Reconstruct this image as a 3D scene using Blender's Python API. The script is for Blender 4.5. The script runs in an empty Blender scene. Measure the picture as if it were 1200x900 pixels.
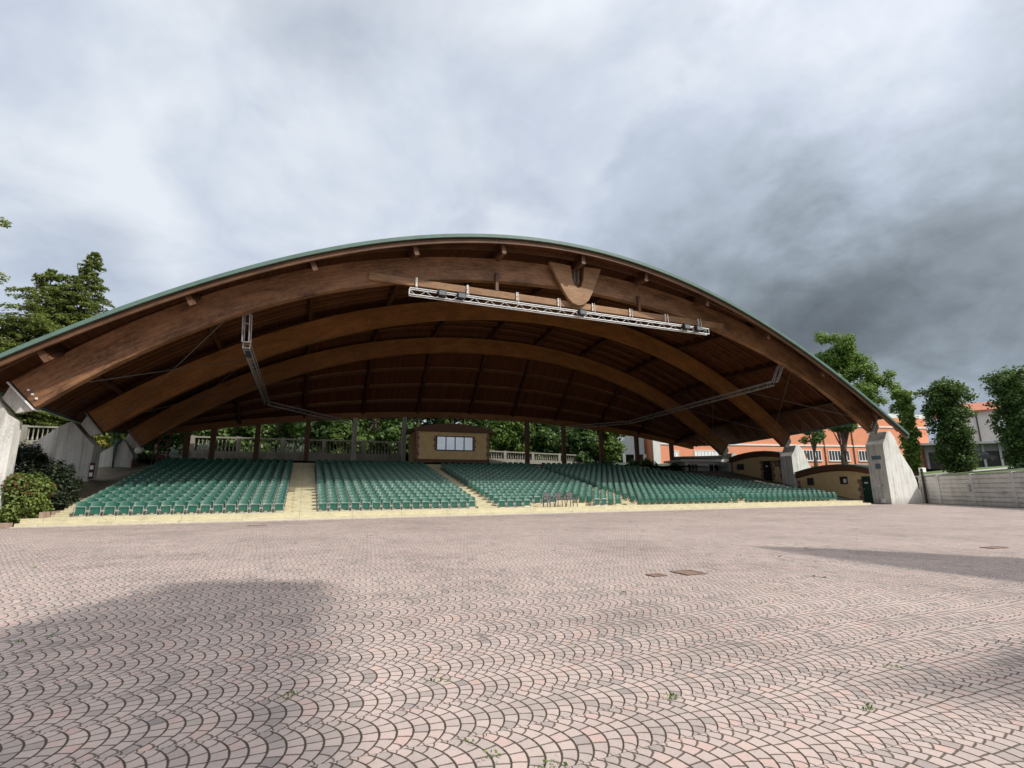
import bpy, math, random
import numpy as np
from mathutils import Vector, Matrix

R = math.radians
scene = bpy.context.scene
COL = scene.collection

# ------------------------------------------------------------------ camera, sky, sun, exposure
CAM_F, CAM_YAW, CAM_PITCH, CAM_ROLL, CAM_H = 599.1, .38538, .20518, -.00787, 1.40   # f in px of a 1200 px wide frame


def cam_axes():
    f = np.array([math.sin(CAM_YAW) * math.cos(CAM_PITCH), math.cos(CAM_YAW) * math.cos(CAM_PITCH), math.sin(CAM_PITCH)])
    rt = np.array([math.cos(CAM_YAW), -math.sin(CAM_YAW), 0.0])
    up = np.cross(rt, f)
    r2 = rt * math.cos(CAM_ROLL) + up * math.sin(CAM_ROLL)
    u2 = -rt * math.sin(CAM_ROLL) + up * math.cos(CAM_ROLL)
    return r2, u2, f


cr, cu, cf = cam_axes()
cam_data = bpy.data.cameras.new('camera')
cam = bpy.data.objects.new('camera', cam_data)
COL.objects.link(cam)
cam.matrix_world = Matrix(((cr[0], cu[0], -cf[0], 0), (cr[1], cu[1], -cf[1], 0), (cr[2], cu[2], -cf[2], CAM_H), (0, 0, 0, 1)))
cam_data.sensor_width = 36.0
cam_data.lens = CAM_F / 1200 * 36
cam_data.clip_start = 0.05
cam_data.clip_end = 3000
scene.camera = cam

SUN_TO = Vector((1.0, -1.0, 1.5)).normalized()
sun_el = math.asin(SUN_TO.z)
sun_rot = math.atan2(SUN_TO.x, SUN_TO.y)

sun_data = bpy.data.lights.new('sun', 'SUN')
sun_data.energy = 4.4
sun_data.angle = R(1.2)
sun_data.color = (1.0, .95, .87)
sun = bpy.data.objects.new('sun', sun_data)
COL.objects.link(sun)
sun.rotation_euler = (-SUN_TO).to_track_quat('-Z', 'Y').to_euler()
sun.location = SUN_TO * 200

scene.view_settings.view_transform = 'Standard'
scene.view_settings.look = 'None'
scene.view_settings.gamma = 1
scene.view_settings.exposure = 0.0
scene.view_settings.use_curve_mapping = False
scene.cycles.max_bounces = 6
scene.cycles.diffuse_bounces = 4
scene.cycles.transparent_max_bounces = 8
scene.cycles.caustics_reflective = False
scene.cycles.caustics_refractive = False


class NT:
    """small helper to write node trees"""
    def __init__(self, tree):
        self.t = tree
        self.n = tree.nodes
        self.n.clear()

    def node(self, kind, **kw):
        nd = self.n.new(kind)
        for k, v in kw.items():
            setattr(nd, k, v)
        return nd

    def put(self, sock, v):
        if hasattr(v, 'outputs'):
            v = v.outputs[0]
        if isinstance(v, bpy.types.NodeSocket):
            self.t.links.new(v, sock)
        elif v is not None:
            if sock.type == 'RGBA' and not hasattr(v, '__len__'):
                v = (v, v, v, 1)
            if sock.type == 'RGBA' and len(v) == 3:
                v = tuple(v) + (1,)
            sock.default_value = v

    def m(self, op, a, b=None, c=None, clamp=False):
        nd = self.node('ShaderNodeMath', operation=op, use_clamp=clamp)
        self.put(nd.inputs[0], a)
        if b is not None: self.put(nd.inputs[1], b)
        if c is not None: self.put(nd.inputs[2], c)
        return nd.outputs[0]

    def vm(self, op, a, b=None):
        nd = self.node('ShaderNodeVectorMath', operation=op)
        self.put(nd.inputs[0], a)
        if b is not None: self.put(nd.inputs[1], b)
        return nd.outputs['Value'] if op in ('DOT_PRODUCT', 'LENGTH') else nd.outputs[0]

    def mix(self, f, a, b, blend='MIX'):
        nd = self.node('ShaderNodeMix', data_type='RGBA', blend_type=blend)
        self.put(nd.inputs[0], f)
        self.put(nd.inputs[6], a)
        self.put(nd.inputs[7], b)
        return nd.outputs[2]

    def noise(self, vec, scale, detail=4, rough=.55, dist=0.0, out='Fac', dim='3D'):
        nd = self.node('ShaderNodeTexNoise', noise_dimensions=dim)
        if vec is not None: self.put(nd.inputs['Vector'], vec)
        nd.inputs['Scale'].default_value = scale
        nd.inputs['Detail'].default_value = detail
        nd.inputs['Roughness'].default_value = rough
        nd.inputs['Distortion'].default_value = dist
        return nd.outputs[out]

    def ramp(self, fac, stops, interp='LINEAR'):
        nd = self.node('ShaderNodeValToRGB')
        nd.color_ramp.interpolation = interp
        el = nd.color_ramp.elements
        while len(el) < len(stops): el.new(.5)
        for e, (p, c) in zip(el, stops):
            e.position = p
            e.color = (c, c, c, 1) if not hasattr(c, '__len__') else tuple(c) + (1,)
        self.put(nd.inputs[0], fac)
        return nd.outputs[0]

    def sep(self, v):
        nd = self.node('ShaderNodeSeparateXYZ')
        self.put(nd.inputs[0], v)
        return nd.outputs

    def comb(self, x, y, z=0.0):
        nd = self.node('ShaderNodeCombineXYZ')
        for i, q in enumerate((x, y, z)): self.put(nd.inputs[i], q)
        return nd.outputs[0]


def build_world():
    w = bpy.data.worlds.new('World')
    scene.world = w
    w.use_nodes = True
    t = NT(w.node_tree)
    out = t.node('ShaderNodeOutputWorld')
    bg = t.node('ShaderNodeBackground')
    bg.inputs['Strength'].default_value = 0.1
    t.t.links.new(bg.outputs[0], out.inputs[0])
    sky = t.node('ShaderNodeTexSky', sky_type='NISHITA', sun_disc=False)
    sky.sun_elevation = sun_el
    sky.sun_rotation = sun_rot
    sky.air_density = 1.0
    sky.dust_density = 2.0
    tc = t.node('ShaderNodeTexCoord')
    d = t.vm('NORMALIZE', tc.outputs['Generated'])
    x, y, z = t.sep(d)
    # project on a cloud layer overhead
    zz = t.m('ADD', t.m('MAXIMUM', z, 0.0), .48)
    P = t.comb(t.m('DIVIDE', x, zz), t.m('DIVIDE', y, zz), t.m('MULTIPLY', z, .4))
    warp = t.noise(P, 1.1, 3, .5, out='Color')
    wv = t.vm('SUBTRACT', warp, (.5, .5, .5))
    Pw = t.vm('ADD', P, t.vm('MULTIPLY', wv, (.35, .35, .35)))
    big = t.noise(Pw, 1.7, 9, .56)
    n3 = t.noise(Pw, 3.1, 8, .55)
    fine = t.m('MULTIPLY', t.m('ABSOLUTE', t.m('SUBTRACT', n3, .5)), 3.2)
    dirw = t.vm('NORMALIZE', t.vm('ADD', d, t.vm('MULTIPLY', t.vm('SUBTRACT', t.noise(P, 1.9, 6, .6, out='Color'), (.5, .5, .5)), (.5, .5, .5))))
    dark = None
    # where the cloud deck is thin (+) and thick (-): world directions with an angular half width
    bank = [
        ((.134, .678, .723), 24, .13), ((-.352, .826, .439), 20, .10), ((-.313, .776, .548), 14, -.06), ((.298, .725, .621), 11, -.08),
        ((.571, .47, .673), 5, -.08), ((.66, .42, .62), 8, .26), ((.72, .47, .52), 9, .14), ((.783, .315, .536), 9, .22),
        ((.804, .434, .405), 10, -.10), ((.765, .557, .323), 12, -.15), ((.84, .46, .25), 9, -.12), ((.895, .43, .13), 6, .24), ((.88, .367, .31), 5, .12),
        ((-.165, .85, .501), 14, .02), ((0.9, .1, .3), 14, -.1), ((.35, .9, .25), 14, .10), ((-.5, .8, .15), 20, .10),
        ((.2, -1, .12), 42, -.22), ((-.9, -.5, .1), 30, -.2),  # first entry: unseen dark sky added behind the viewer to dim the seats
    ]
    acc = t.m('MULTIPLY_ADD', t.m('SUBTRACT', big, .5), .32, .72)
    acc = t.m('MULTIPLY_ADD', t.m('SUBTRACT', fine, .36), .26, acc)
    # the ragged front of a big grey cloud bank: a great circle through two compass directions
    d1 = Vector((.460, .700, .452)).normalized(); d2 = Vector((.571, .455, .690)).normalized()
    nv = d1.cross(d2).normalized()
    if nv.dot(Vector((.9, .3, .3))) < 0: nv = -nv
    puff = t.vm('SUBTRACT', t.noise(P, 2.6, 10, .58, out='Color'), (.5, .5, .5))
    dp = t.vm('NORMALIZE', t.vm('ADD', d, t.vm('MULTIPLY', puff, (.34, .34, .34))))
    side = t.ramp(t.m('MULTIPLY_ADD', t.vm('DOT_PRODUCT', dp, tuple(nv)), 1.0, .5), [(.47, 0.0), (.51, .8), (.60, 1.0)])
    acc = t.m('MULTIPLY_ADD', side, -.155, acc)
    side2 = t.ramp(t.m('MULTIPLY_ADD', t.vm('DOT_PRODUCT', dp, tuple(nv)), 1.0, .30), [(.48, 0.0), (.515, .8), (.58, 1.0)])
    acc = t.m('MULTIPLY_ADD', side2, -.06, acc)
    edge = t.ramp(t.noise(Pw, 1.25, 12, .54), [(.44, 0.0), (.50, .55), (.60, 1.0)])
    acc = t.m('MULTIPLY_ADD', t.m('SUBTRACT', edge, .5), .15, acc)
    acc = t.m('MULTIPLY_ADD', t.m('SUBTRACT', t.noise(Pw, 6.0, 9, .6), .5), .20, acc)
    for (dx, dy, dz), ang, amt in bank:
        v = Vector((dx, dy, dz)).normalized()
        n = math.log(.5) / math.log(math.cos(R(ang)))
        dot = t.m('MAXIMUM', t.vm('DOT_PRODUCT', dirw, tuple(v)), 0.0)
        acc = t.m('MULTIPLY_ADD', t.m('POWER', dot, n), amt, acc)
    # cloud radiance (times the background strength of 0.1)
    cl = t.ramp(acc, [(.0, (1.0, 1.2, 1.4)), (.22, (1.8, 2.15, 2.5)), (.42, (3.0, 3.55, 4.15)), (.58, (4.4, 5.1, 6.05)), (.74, (5.6, 6.3, 7.55)), (1.0, (8.0, 8.5, 9.2))])
    # added bright glow high behind the viewer, unseen, to lift light on open ground
    sd = t.m('POWER', t.m('MAXIMUM', t.vm('DOT_PRODUCT', d, tuple(Vector((.22, -.42, .88)).normalized())), 0.0), 5.0)
    cl = t.mix(1.0, cl, t.mix(1.0, (27.0, 25.8, 24.4), t.comb(sd, sd, sd), 'MULTIPLY'), 'ADD')
    gaps = t.ramp(t.noise(Pw, 2.4, 5, .5), [(.56, 0.0), (.74, .35)])
    col = t.mix(gaps, cl, sky.outputs[0])
    t.put(bg.inputs['Color'], col)


build_world()

# ------------------------------------------------------------------ helpers


def at(px, py, depth):
    """a point of the place: where the sight line through photo pixel (px, py) reaches the given distance"""
    v = cr * (px - 600) / CAM_F + cu * (450 - py) / CAM_F + cf
    return Vector((v[0] * depth, v[1] * depth, CAM_H + v[2] * depth))


class MB:
    def __init__(self):
        self.v = []; self.f = []; self.mi = []; self.uv = []

    def face(self, pts, mi=0, uv=None):
        b = len(self.v)
        self.v += [tuple(p) for p in pts]
        self.f.append(tuple(range(b, b + len(pts))))
        self.mi.append(mi)
        self.uv.append(uv or [(0, 0)] * len(pts))

    def hexa(self, p, mi=0):
        """eight points: bottom ring 0-3, top ring 4-7"""
        b = len(self.v)
        self.v += [tuple(q) for q in p]
        L = [(Vector(p[i]) - Vector(p[j])).length for i, j in ((0, 1), (1, 2), (0, 4))]
        for q in ((0, 3, 2, 1), (4, 5, 6, 7), (0, 1, 5, 4), (1, 2, 6, 5), (2, 3, 7, 6), (3, 0, 4, 7)):
            self.f.append(tuple(b + i for i in q))
            self.mi.append(mi)
            l1 = (Vector(p[q[0]]) - Vector(p[q[1]])).length
            l2 = (Vector(p[q[1]]) - Vector(p[q[2]])).length
            u = [(0, 0), (l1, 0), (l1, l2), (0, l2)]
            if l2 > l1: u = [(0, 0), (0, l1), (l2, l1), (l2, 0)]
            self.uv.append(u)

    def box(self, c, s, rz=0.0, mi=0):
        cx, cy, cz = c
        hx, hy, hz = s[0] / 2, s[1] / 2, s[2] / 2
        co, si = math.cos(rz), math.sin(rz)
        pts = []
        for dz in (-hz, hz):
            for dx, dy in ((-hx, -hy), (hx, -hy), (hx, hy), (-hx, hy)):
                pts.append((cx + dx * co - dy * si, cy + dx * si + dy * co, cz + dz))
        self.hexa(pts, mi)

    def bx(self, x0, x1, y0, y1, z0, z1, mi=0):
        self.box(((x0 + x1) / 2, (y0 + y1) / 2, (z0 + z1) / 2), (x1 - x0, y1 - y0, z1 - z0), 0, mi)

    def bar(self, a, b, w, h, up=(0, 0, 1), mi=0):
        a = Vector(a); b = Vector(b)
        d = (b - a).normalized()
        s = d.cross(Vector(up))
        if s.length < 1e-4: s = d.cross(Vector((1, 0, 0)))
        s.normalize(); u = s.cross(d).normalized()
        p = []
        for o in (-h / 2, h / 2):
            p += [a - s * w / 2 + u * o, a + s * w / 2 + u * o, b + s * w / 2 + u * o, b - s * w / 2 + u * o]
        self.hexa(p, mi)

    def tube(self, pts, r, n=6, mi=0, closed=False):
        pts = [Vector(p) for p in pts]
        rr = r if hasattr(r, '__len__') else [r] * len(pts)
        rings = []
        for i, p in enumerate(pts):
            d = (pts[min(i + 1, len(pts) - 1)] - pts[max(i - 1, 0)]).normalized()
            s = d.cross(Vector((0, 0, 1)))
            if s.length < 1e-3: s = d.cross(Vector((1, 0, 0)))
            s.normalize(); u = s.cross(d)
            b = len(self.v)
            for k in range(n):
                a = 2 * math.pi * k / n
                self.v.append(tuple(p + (s * math.cos(a) + u * math.sin(a)) * rr[i]))
            rings.append(b)
        ln = 0
        for i in range(len(rings) - 1):
            l2 = ln + (pts[i + 1] - pts[i]).length
            for k in range(n):
                k2 = (k + 1) % n
                self.f.append((rings[i] + k, rings[i] + k2, rings[i + 1] + k2, rings[i + 1] + k))
                self.mi.append(mi)
                self.uv.append([(ln, k / n), (ln, (k + 1) / n), (l2, (k + 1) / n), (l2, k / n)])
            ln = l2
        for b, rev in ((rings[0], True), (rings[-1], False)):
            q = list(range(b, b + n))
            self.f.append(tuple(q[::-1] if rev else q)); self.mi.append(mi); self.uv.append([(0, 0)] * n)

    def prism(self, poly, axis, a, b, mi=0):
        """poly in the other two coordinates, pushed from a to b along axis ('x','y','z')"""
        def P(u, v, t):
            return (t, u, v) if axis == 'x' else (u, t, v) if axis == 'y' else (u, v, t)
        n = len(poly)
        for i in range(n):
            (u0, v0), (u1, v1) = poly[i], poly[(i + 1) % n]
            l = math.hypot(u1 - u0, v1 - v0)
            self.face([P(u0, v0, a), P(u1, v1, a), P(u1, v1, b), P(u0, v0, b)], mi, [(0, 0), (l, 0), (l, abs(b - a)), (0, abs(b - a))])
        self.face([P(u, v, a) for u, v in poly][::-1], mi, [(u, v) for u, v in poly][::-1])
        self.face([P(u, v, b) for u, v in poly], mi, [(u, v) for u, v in poly])

    def ribbon(self, low, high, thick_vec, mi=0):
        """a curved board: two poly-lines of points (front face) pushed by thick_vec"""
        tv = Vector(thick_vec)
        ln = 0
        n = len(low)
        for i in range(n - 1):
            a, b, c, d = (Vector(q) for q in (low[i], low[i + 1], high[i + 1], high[i]))
            l2 = ln + (b - a).length
            h = (d - a).length
            uv = [(ln, 0), (l2, 0), (l2, h), (ln, h)]
            self.face([a, b, c, d], mi, uv)
            self.face([b + tv, a + tv, d + tv, c + tv], mi, [(l2, 5), (ln, 5), (ln, 5 + h), (l2, 5 + h)])
            self.face([d, c, c + tv, d + tv], mi, [(ln, 0), (l2, 0), (l2, .3), (ln, .3)])
            self.face([b, a, a + tv, b + tv], mi, [(l2, 0), (ln, 0), (ln, .3), (l2, .3)])
            ln = l2
        for i, s in ((0, 1), (n - 1, -1)):
            a, d = Vector(low[i]), Vector(high[i])
            q = [a, d, d + tv, a + tv]
            self.face(q if s > 0 else q[::-1], mi, [(0, 0), (0, 1), (.3, 1), (.3, 0)])

    def build(self, name, mat, parent=None, smooth=False, fixn=False):
        off = Vector(parent['_o']) if parent is not None and '_o' in parent else Vector((0, 0, 0))
        me = bpy.data.meshes.new(name)
        vs = np.array(self.v, dtype=float).reshape(-1, 3) - np.array(off)
        me.from_pydata([tuple(q) for q in vs], [], self.f)
        mats = mat if isinstance(mat, (list, tuple)) else [mat]
        for q in mats: me.materials.append(q)
        if len(mats) > 1: me.polygons.foreach_set('material_index', self.mi)
        uvl = me.uv_layers.new(name='uv')
        flat = [c for u in self.uv for p in u for c in p]
        if len(flat) == 2 * len(me.loops): uvl.data.foreach_set('uv', flat)
        if smooth: me.polygons.foreach_set('use_smooth', [True] * len(me.polygons))
        me.update()
        o = bpy.data.objects.new(name, me)
        COL.objects.link(o)
        if parent is not None:
            o.parent = parent
            o['_o'] = tuple(off)
        return o


def tag(o, label=None, cat=None, group=None, kind=None):
    if label: o['label'] = label
    if cat: o['category'] = cat
    if group: o['group'] = group
    if kind: o['kind'] = kind
    return o


def thing(name, loc, label, cat, group=None):
    o = bpy.data.objects.new(name, None)
    COL.objects.link(o)
    o.empty_display_size = .2
    o.location = loc
    o['_o'] = tuple(loc)
    return tag(o, label, cat, group)


# ------------------------------------------------------------------ materials
MATS = {}


def mat_base(name):
    m = bpy.data.materials.new(name)
    m.use_nodes = True
    t = NT(m.node_tree)
    out = t.node('ShaderNodeOutputMaterial')
    b = t.node('ShaderNodeBsdfPrincipled')
    t.t.links.new(b.outputs[0], out.inputs[0])
    tc = t.node('ShaderNodeTexCoord')
    geo = t.node('ShaderNodeNewGeometry')
    return m, t, b, tc, geo


def plain(name, col, rough=.6, metal=0.0, var=.18, scale=3.0, bump=0.0, spec=.4):
    m, t, b, tc, geo = mat_base(name)
    n = t.noise(geo.outputs['Position'], scale, 5, .6)
    n2 = t.noise(geo.outputs['Position'], scale * 9, 3, .6)
    f = t.m('MULTIPLY_ADD', n2, .4, t.m('MULTIPLY', n, .6))
    lo = tuple(c * (1 - var * 1.6) for c in col); hi = tuple(min(1, c * (1 + var * 1.2)) for c in col)
    t.put(b.inputs['Base Color'], t.ramp(f, [(.3, lo), (.7, hi)]))
    b.inputs['Roughness'].default_value = rough
    b.inputs['Metallic'].default_value = metal
    b.inputs['Specular IOR Level'].default_value = spec
    if bump:
        bp = t.node('ShaderNodeBump'); bp.inputs['Strength'].default_value = bump; bp.inputs['Distance'].default_value = .02
        t.put(bp.inputs['Height'], n2); t.put(b.inputs['Normal'], bp)
    MATS[name] = m
    return m


def wood(name, col, dark, rough=.55, lam=.22, streak=.5):
    """glued timber: grain and lamella joints follow the uv (u along the member)"""
    m, t, b, tc, geo = mat_base(name)
    u, v, _ = t.sep(tc.outputs['UV'])
    g = t.noise(t.comb(t.m('MULTIPLY', u, .35), t.m('MULTIPLY', v, 9.0), 0), 2.2, 6, .65, .6)
    blot = t.noise(t.comb(t.m('MULTIPLY', u, .45), t.m('MULTIPLY', v, 1.2), 3.3), 1.3, 4, .6)
    f = t.m('MULTIPLY_ADD', g, streak, t.m('MULTIPLY', blot, 1 - streak))
    sp2 = t.noise(t.comb(t.m('MULTIPLY', u, 2.2), t.m('MULTIPLY', v, 5.0), 7.7), 2.0, 5, .7)
    f = t.m('MULTIPLY_ADD', t.m('SUBTRACT', sp2, .5), .35, f)
    c = t.ramp(f, [(.36, dark), (.53, col), (.70, tuple(min(1, q * 1.45) for q in col))])
    j = t.m('FRACT', t.m('DIVIDE', v, lam))
    jl = t.m('LESS_THAN', j, .045)
    c = t.mix(t.m('MULTIPLY', jl, .7), c, tuple(q * .45 for q in dark))
    t.put(b.inputs['Base Color'], c)
    b.inputs['Roughness'].default_value = rough
    b.inputs['Specular IOR Level'].default_value = .3
    bp = t.node('ShaderNodeBump'); bp.inputs['Strength'].default_value = .25; bp.inputs['Distance'].default_value = .01
    t.put(bp.inputs['Height'], g); t.put(b.inputs['Normal'], bp)
    MATS[name] = m
    return m


def concrete(name, col, stain, board=.12, strong=.5):
    m, t, b, tc, geo = mat_base(name)
    p = geo.outputs['Position']
    x, y, z = t.sep(p)
    s = t.m('ADD', x, t.m('MULTIPLY', y, .97))
    str_ = t.noise(t.comb(t.m('MULTIPLY', s, 3.2), t.m('MULTIPLY', z, .28), 0), 1.0, 5, .65)
    bl = t.noise(p, .9, 5, .6)
    fi = t.noise(p, 14, 4, .6)
    f = t.m('ADD', t.m('MULTIPLY', str_, strong), t.m('ADD', t.m('MULTIPLY', bl, .8 - strong), t.m('MULTIPLY', fi, .2)))
    c = t.ramp(f, [(.34, stain), (.50, col), (.70, tuple(min(1, q * 1.22) for q in col))])
    j = t.m('LESS_THAN', t.m('FRACT', t.m('DIVIDE', s, board)), .07)
    c = t.mix(t.m('MULTIPLY', j, .28), c, stain)
    # moss and splash dirt low down, rain streaks from the top
    low = t.m('MULTIPLY', t.ramp(z, [(.0, 1.0), (.6, 0.0)]), t.ramp(fi, [(.35, .2), (.65, .8)]))
    c = t.mix(low, c, tuple(q * .55 for q in stain))
    rs = t.noise(t.comb(t.m('MULTIPLY', s, 5.5), t.m('MULTIPLY', z, .12), 4.0), 1.0, 4, .6)
    c = t.mix(t.ramp(rs, [(.56, 0.0), (.70, .55)]), c, stain)
    t.put(b.inputs['Base Color'], c)
    b.inputs['Roughness'].default_value = .85
    bp = t.node('ShaderNodeBump'); bp.inputs['Strength'].default_value = .4; bp.inputs['Distance'].default_value = .02
    t.put(bp.inputs['Height'], f); t.put(b.inputs['Normal'], bp)
    MATS[name] = m
    return m


def leaf(name, lo, mid, hi, trans=.35, rough=.55):
    m = bpy.data.materials.new(name); m.use_nodes = True
    t = NT(m.node_tree)
    out = t.node('ShaderNodeOutputMaterial')
    geo = t.node('ShaderNodeNewGeometry')
    n = t.noise(geo.outputs['Position'], .8, 3, .5)
    f = t.m('MULTIPLY_ADD', geo.outputs['Random Per Island'], .65, t.m('MULTIPLY', n, .5))
    c = t.ramp(f, [(.18, lo), (.5, mid), (.92, hi)])
    b = t.node('ShaderNodeBsdfPrincipled')
    t.put(b.inputs['Base Color'], c); b.inputs['Roughness'].default_value = rough
    b.inputs['Specular IOR Level'].default_value = .35
    tr = t.node('ShaderNodeBsdfTranslucent'); t.put(tr.inputs[0], t.mix(.5, c, (.16, .24, .03)))
    mx = t.node('ShaderNodeMixShader'); mx.inputs[0].default_value = trans
    t.t.links.new(b.outputs[0], mx.inputs[1]); t.t.links.new(tr.outputs[0], mx.inputs[2])
    t.t.links.new(mx.outputs[0], out.inputs[0])
    MATS[name] = m
    return m


def paving():
    """segmental-arch stone setts: bands along X, each a pile of arcs that bulge towards +X"""
    m, t, b, tc, geo = mat_base('paving_setts')
    X, Y, _ = t.sep(geo.outputs['Position'])
    wn = t.noise(geo.outputs['Position'], .55, 2, .5, out='Color')
    wx, wy, _ = t.sep(t.vm('SUBTRACT', wn, (.5, .5, .5)))
    X = t.m('MULTIPLY_ADD', wx, .16, X)
    Y = t.m('MULTIPLY_ADD', wy, .16, Y)
    W, RAD, S, ST = .515, .345, .0965, .086
    yb = t.m('DIVIDE', t.m('SUBTRACT', Y, .105), W)
    band = t.m('FLOOR', yb)
    v = t.m('MULTIPLY', t.m('SUBTRACT', t.m('SUBTRACT', yb, band), .5), W)
    arc = t.m('SQRT', t.m('SUBTRACT', RAD * RAD, t.m('MULTIPLY', v, v)))
    bo = t.m('MULTIPLY', t.m('FRACT', t.m('MULTIPLY', band, .37)), S)
    ur = t.m('DIVIDE', t.m('ADD', t.m('SUBTRACT', X, arc), bo), S)
    row = t.m('FLOOR', ur)
    fu = t.m('SUBTRACT', ur, row)
    du = t.m('MULTIPLY', t.m('MINIMUM', fu, t.m('SUBTRACT', 1.0, fu)), S)
    rr = t.node('ShaderNodeTexWhiteNoise', noise_dimensions='2D')
    t.put(rr.inputs['Vector'], t.comb(row, band, 0))
    # stone joints fan out from the centre of each arc
    ve = t.m('MULTIPLY', v, t.m('SUBTRACT', 1.0, t.m('DIVIDE', t.m('MULTIPLY', t.m('SUBTRACT', fu, .5), S), arc)))
    ang = t.m('MULTIPLY', t.m('ARCSINE', t.m('DIVIDE', ve, RAD)), RAD)
    half = math.asin(W / 2 / RAD) * RAD
    sv = t.m('ADD', t.m('MULTIPLY', ang, 3.0 / half), t.m('MULTIPLY_ADD', rr.outputs['Value'], .36, 2.82))
    st = t.m('MINIMUM', t.m('MAXIMUM', t.m('FLOOR', sv), 0.0), 5.0)
    fs = t.m('SUBTRACT', sv, st)
    ds = t.m('MULTIPLY', t.m('MINIMUM', t.m('ABSOLUTE', fs), t.m('ABSOLUTE', t.m('SUBTRACT', 1.0, fs))), ST)
    db = t.m('SUBTRACT', W / 2, t.m('ABSOLUTE', v))
    nz = t.noise(geo.outputs['Position'], 28, 3, .6)
    jit = t.m('MULTIPLY', t.m('SUBTRACT', nz, .5), .008)
    ju = t.ramp(t.m('ADD', du, jit), [(.0044, 1.0), (.0080, 0.0)])
    js = t.ramp(t.m('ADD', ds, jit), [(.0030, 1.0), (.0065, 0.0)])
    jb = t.ramp(t.m('ADD', db, jit), [(.0010, .5), (.0040, 0.0)])
    joint = t.m('MAXIMUM', t.m('MAXIMUM', ju, t.m('MULTIPLY', js, .9)), jb)
    wr = t.node('ShaderNodeTexWhiteNoise', noise_dimensions='3D')
    t.put(wr.inputs['Vector'], t.comb(row, band, st))
    wrow = rr.outputs['Value']
    f = t.m('MULTIPLY_ADD', wr.outputs['Value'], .55, t.m('MULTIPLY', wrow, .45))
    c = t.ramp(f, [(.05, (.255, .222, .212)), (.2, (.335, .288, .272)), (.45, (.40, .334, .312)), (.72, (.438, .360, .333)), (.88, (.45, .330, .300)), (1.0, (.455, .395, .37))])
    big = t.noise(geo.outputs['Position'], .32, 6, .62)
    mid = t.noise(geo.outputs['Position'], 2.2, 5, .6)
    sp = t.noise(geo.outputs['Position'], 60, 3, .7)
    k = t.m('MULTIPLY_ADD', big, .55, t.m('MULTIPLY_ADD', mid, .3, t.m('MULTIPLY', sp, .28)))
    c = t.mix(1.0, c, t.ramp(k, [(.38, (.54, .53, .52)), (.55, (.86, .845, .83)), (.74, (1.06, 1.04, 1.01))]), 'MULTIPLY')
    # dark moss and dirt in patches along the joints, and a few stained courses
    dirt = t.ramp(t.noise(geo.outputs['Position'], .9, 6, .7), [(.55, 0.0), (.70, .75)])
    c = t.mix(t.m('MULTIPLY', dirt, t.m('MULTIPLY', mid, .75)), c, (.16, .135, .105))
    c = t.mix(joint, c, t.mix(mid, (.030, .021, .014), (.058, .043, .027)))
    t.put(b.inputs['Base Color'], c)
    b.inputs['Roughness'].default_value = .8
    b.inputs['Specular IOR Level'].default_value = .3
    bp = t.node('ShaderNodeBump'); bp.inputs['Strength'].default_value = .6; bp.inputs['Distance'].default_value = .012
    t.put(bp.inputs['Height'], t.m('SUBTRACT', t.m('MULTIPLY', sp, .25), joint))
    t.put(b.inputs['Normal'], bp)
    return m


def soil(name, a, b_, c_, scale=.6):
    m, t, b, tc, geo = mat_base(name)
    n = t.noise(geo.outputs['Position'], scale, 7, .65)
    n2 = t.noise(geo.outputs['Position'], scale * 12, 4, .7)
    c = t.ramp(t.m('MULTIPLY_ADD', n2, .45, t.m('MULTIPLY', n, .55)), [(.32, a), (.5, b_), (.68, c_)])
    t.put(b.inputs['Base Color'], c); b.inputs['Roughness'].default_value = .95
    bp = t.node('ShaderNodeBump'); bp.inputs['Strength'].default_value = .8; bp.inputs['Distance'].default_value = .06
    t.put(bp.inputs['Height'], n2); t.put(b.inputs['Normal'], bp)
    MATS[name] = m
    return m


def boards(name, col, dark, width, axis='x', rough=.7):
    """planked surface, seams every width along a world axis"""
    m, t, b, tc, geo = mat_base(name)
    xyz = t.sep(geo.outputs['Position'])
    q = xyz['xyz'.index(axis)]
    k = t.m('DIVIDE', q, width)
    fl = t.m('FLOOR', k)
    wn = t.node('ShaderNodeTexWhiteNoise', noise_dimensions='1D'); t.put(wn.inputs['W'], fl)
    sc = {'x': (9, .5, 9), 'y': (.5, 9, 9), 'z': (.6, .6, 14)}[axis]
    g = t.noise(t.vm('MULTIPLY', geo.outputs['Position'], sc), 1.6, 5, .65)
    f = t.m('MULTIPLY_ADD', wn.outputs['Value'], .45, t.m('MULTIPLY', g, .55))
    c = t.ramp(f, [(.2, dark), (.75, col)])
    j = t.m('LESS_THAN', t.m('FRACT', k), .07)
    c = t.mix(t.m('MULTIPLY', j, .7), c, tuple(x * .3 for x in dark))
    t.put(b.inputs['Base Color'], c); b.inputs['Roughness'].default_value = rough
    b.inputs['Specular IOR Level'].default_value = .25
    MATS[name] = m
    return m


def brick_quoin(name, c1, c2, mortar, scale):
    m, t, b, tc, geo = mat_base(name)
    x, y, z = t.sep(geo.outputs['Position'])
    br = t.node('ShaderNodeTexBrick')
    t.put(br.inputs['Vector'], t.comb(t.m('ADD', x, y), z, 0))
    br.inputs['Color1'].default_value = tuple(c1) + (1,); br.inputs['Color2'].default_value = tuple(c2) + (1,)
    br.inputs['Mortar'].default_value = tuple(mortar) + (1,)
    br.inputs['Scale'].default_value = scale
    br.inputs['Mortar Size'].default_value = .012
    n = t.noise(geo.outputs['Position'], 3, 5, .6)
    t.put(b.inputs['Base Color'], t.mix(1.0, br.outputs[0], t.ramp(n, [(.3, .72), (.7, 1.12)]), 'MULTIPLY'))
    b.inputs['Roughness'].default_value = .85
    MATS[name] = m
    return m


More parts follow.
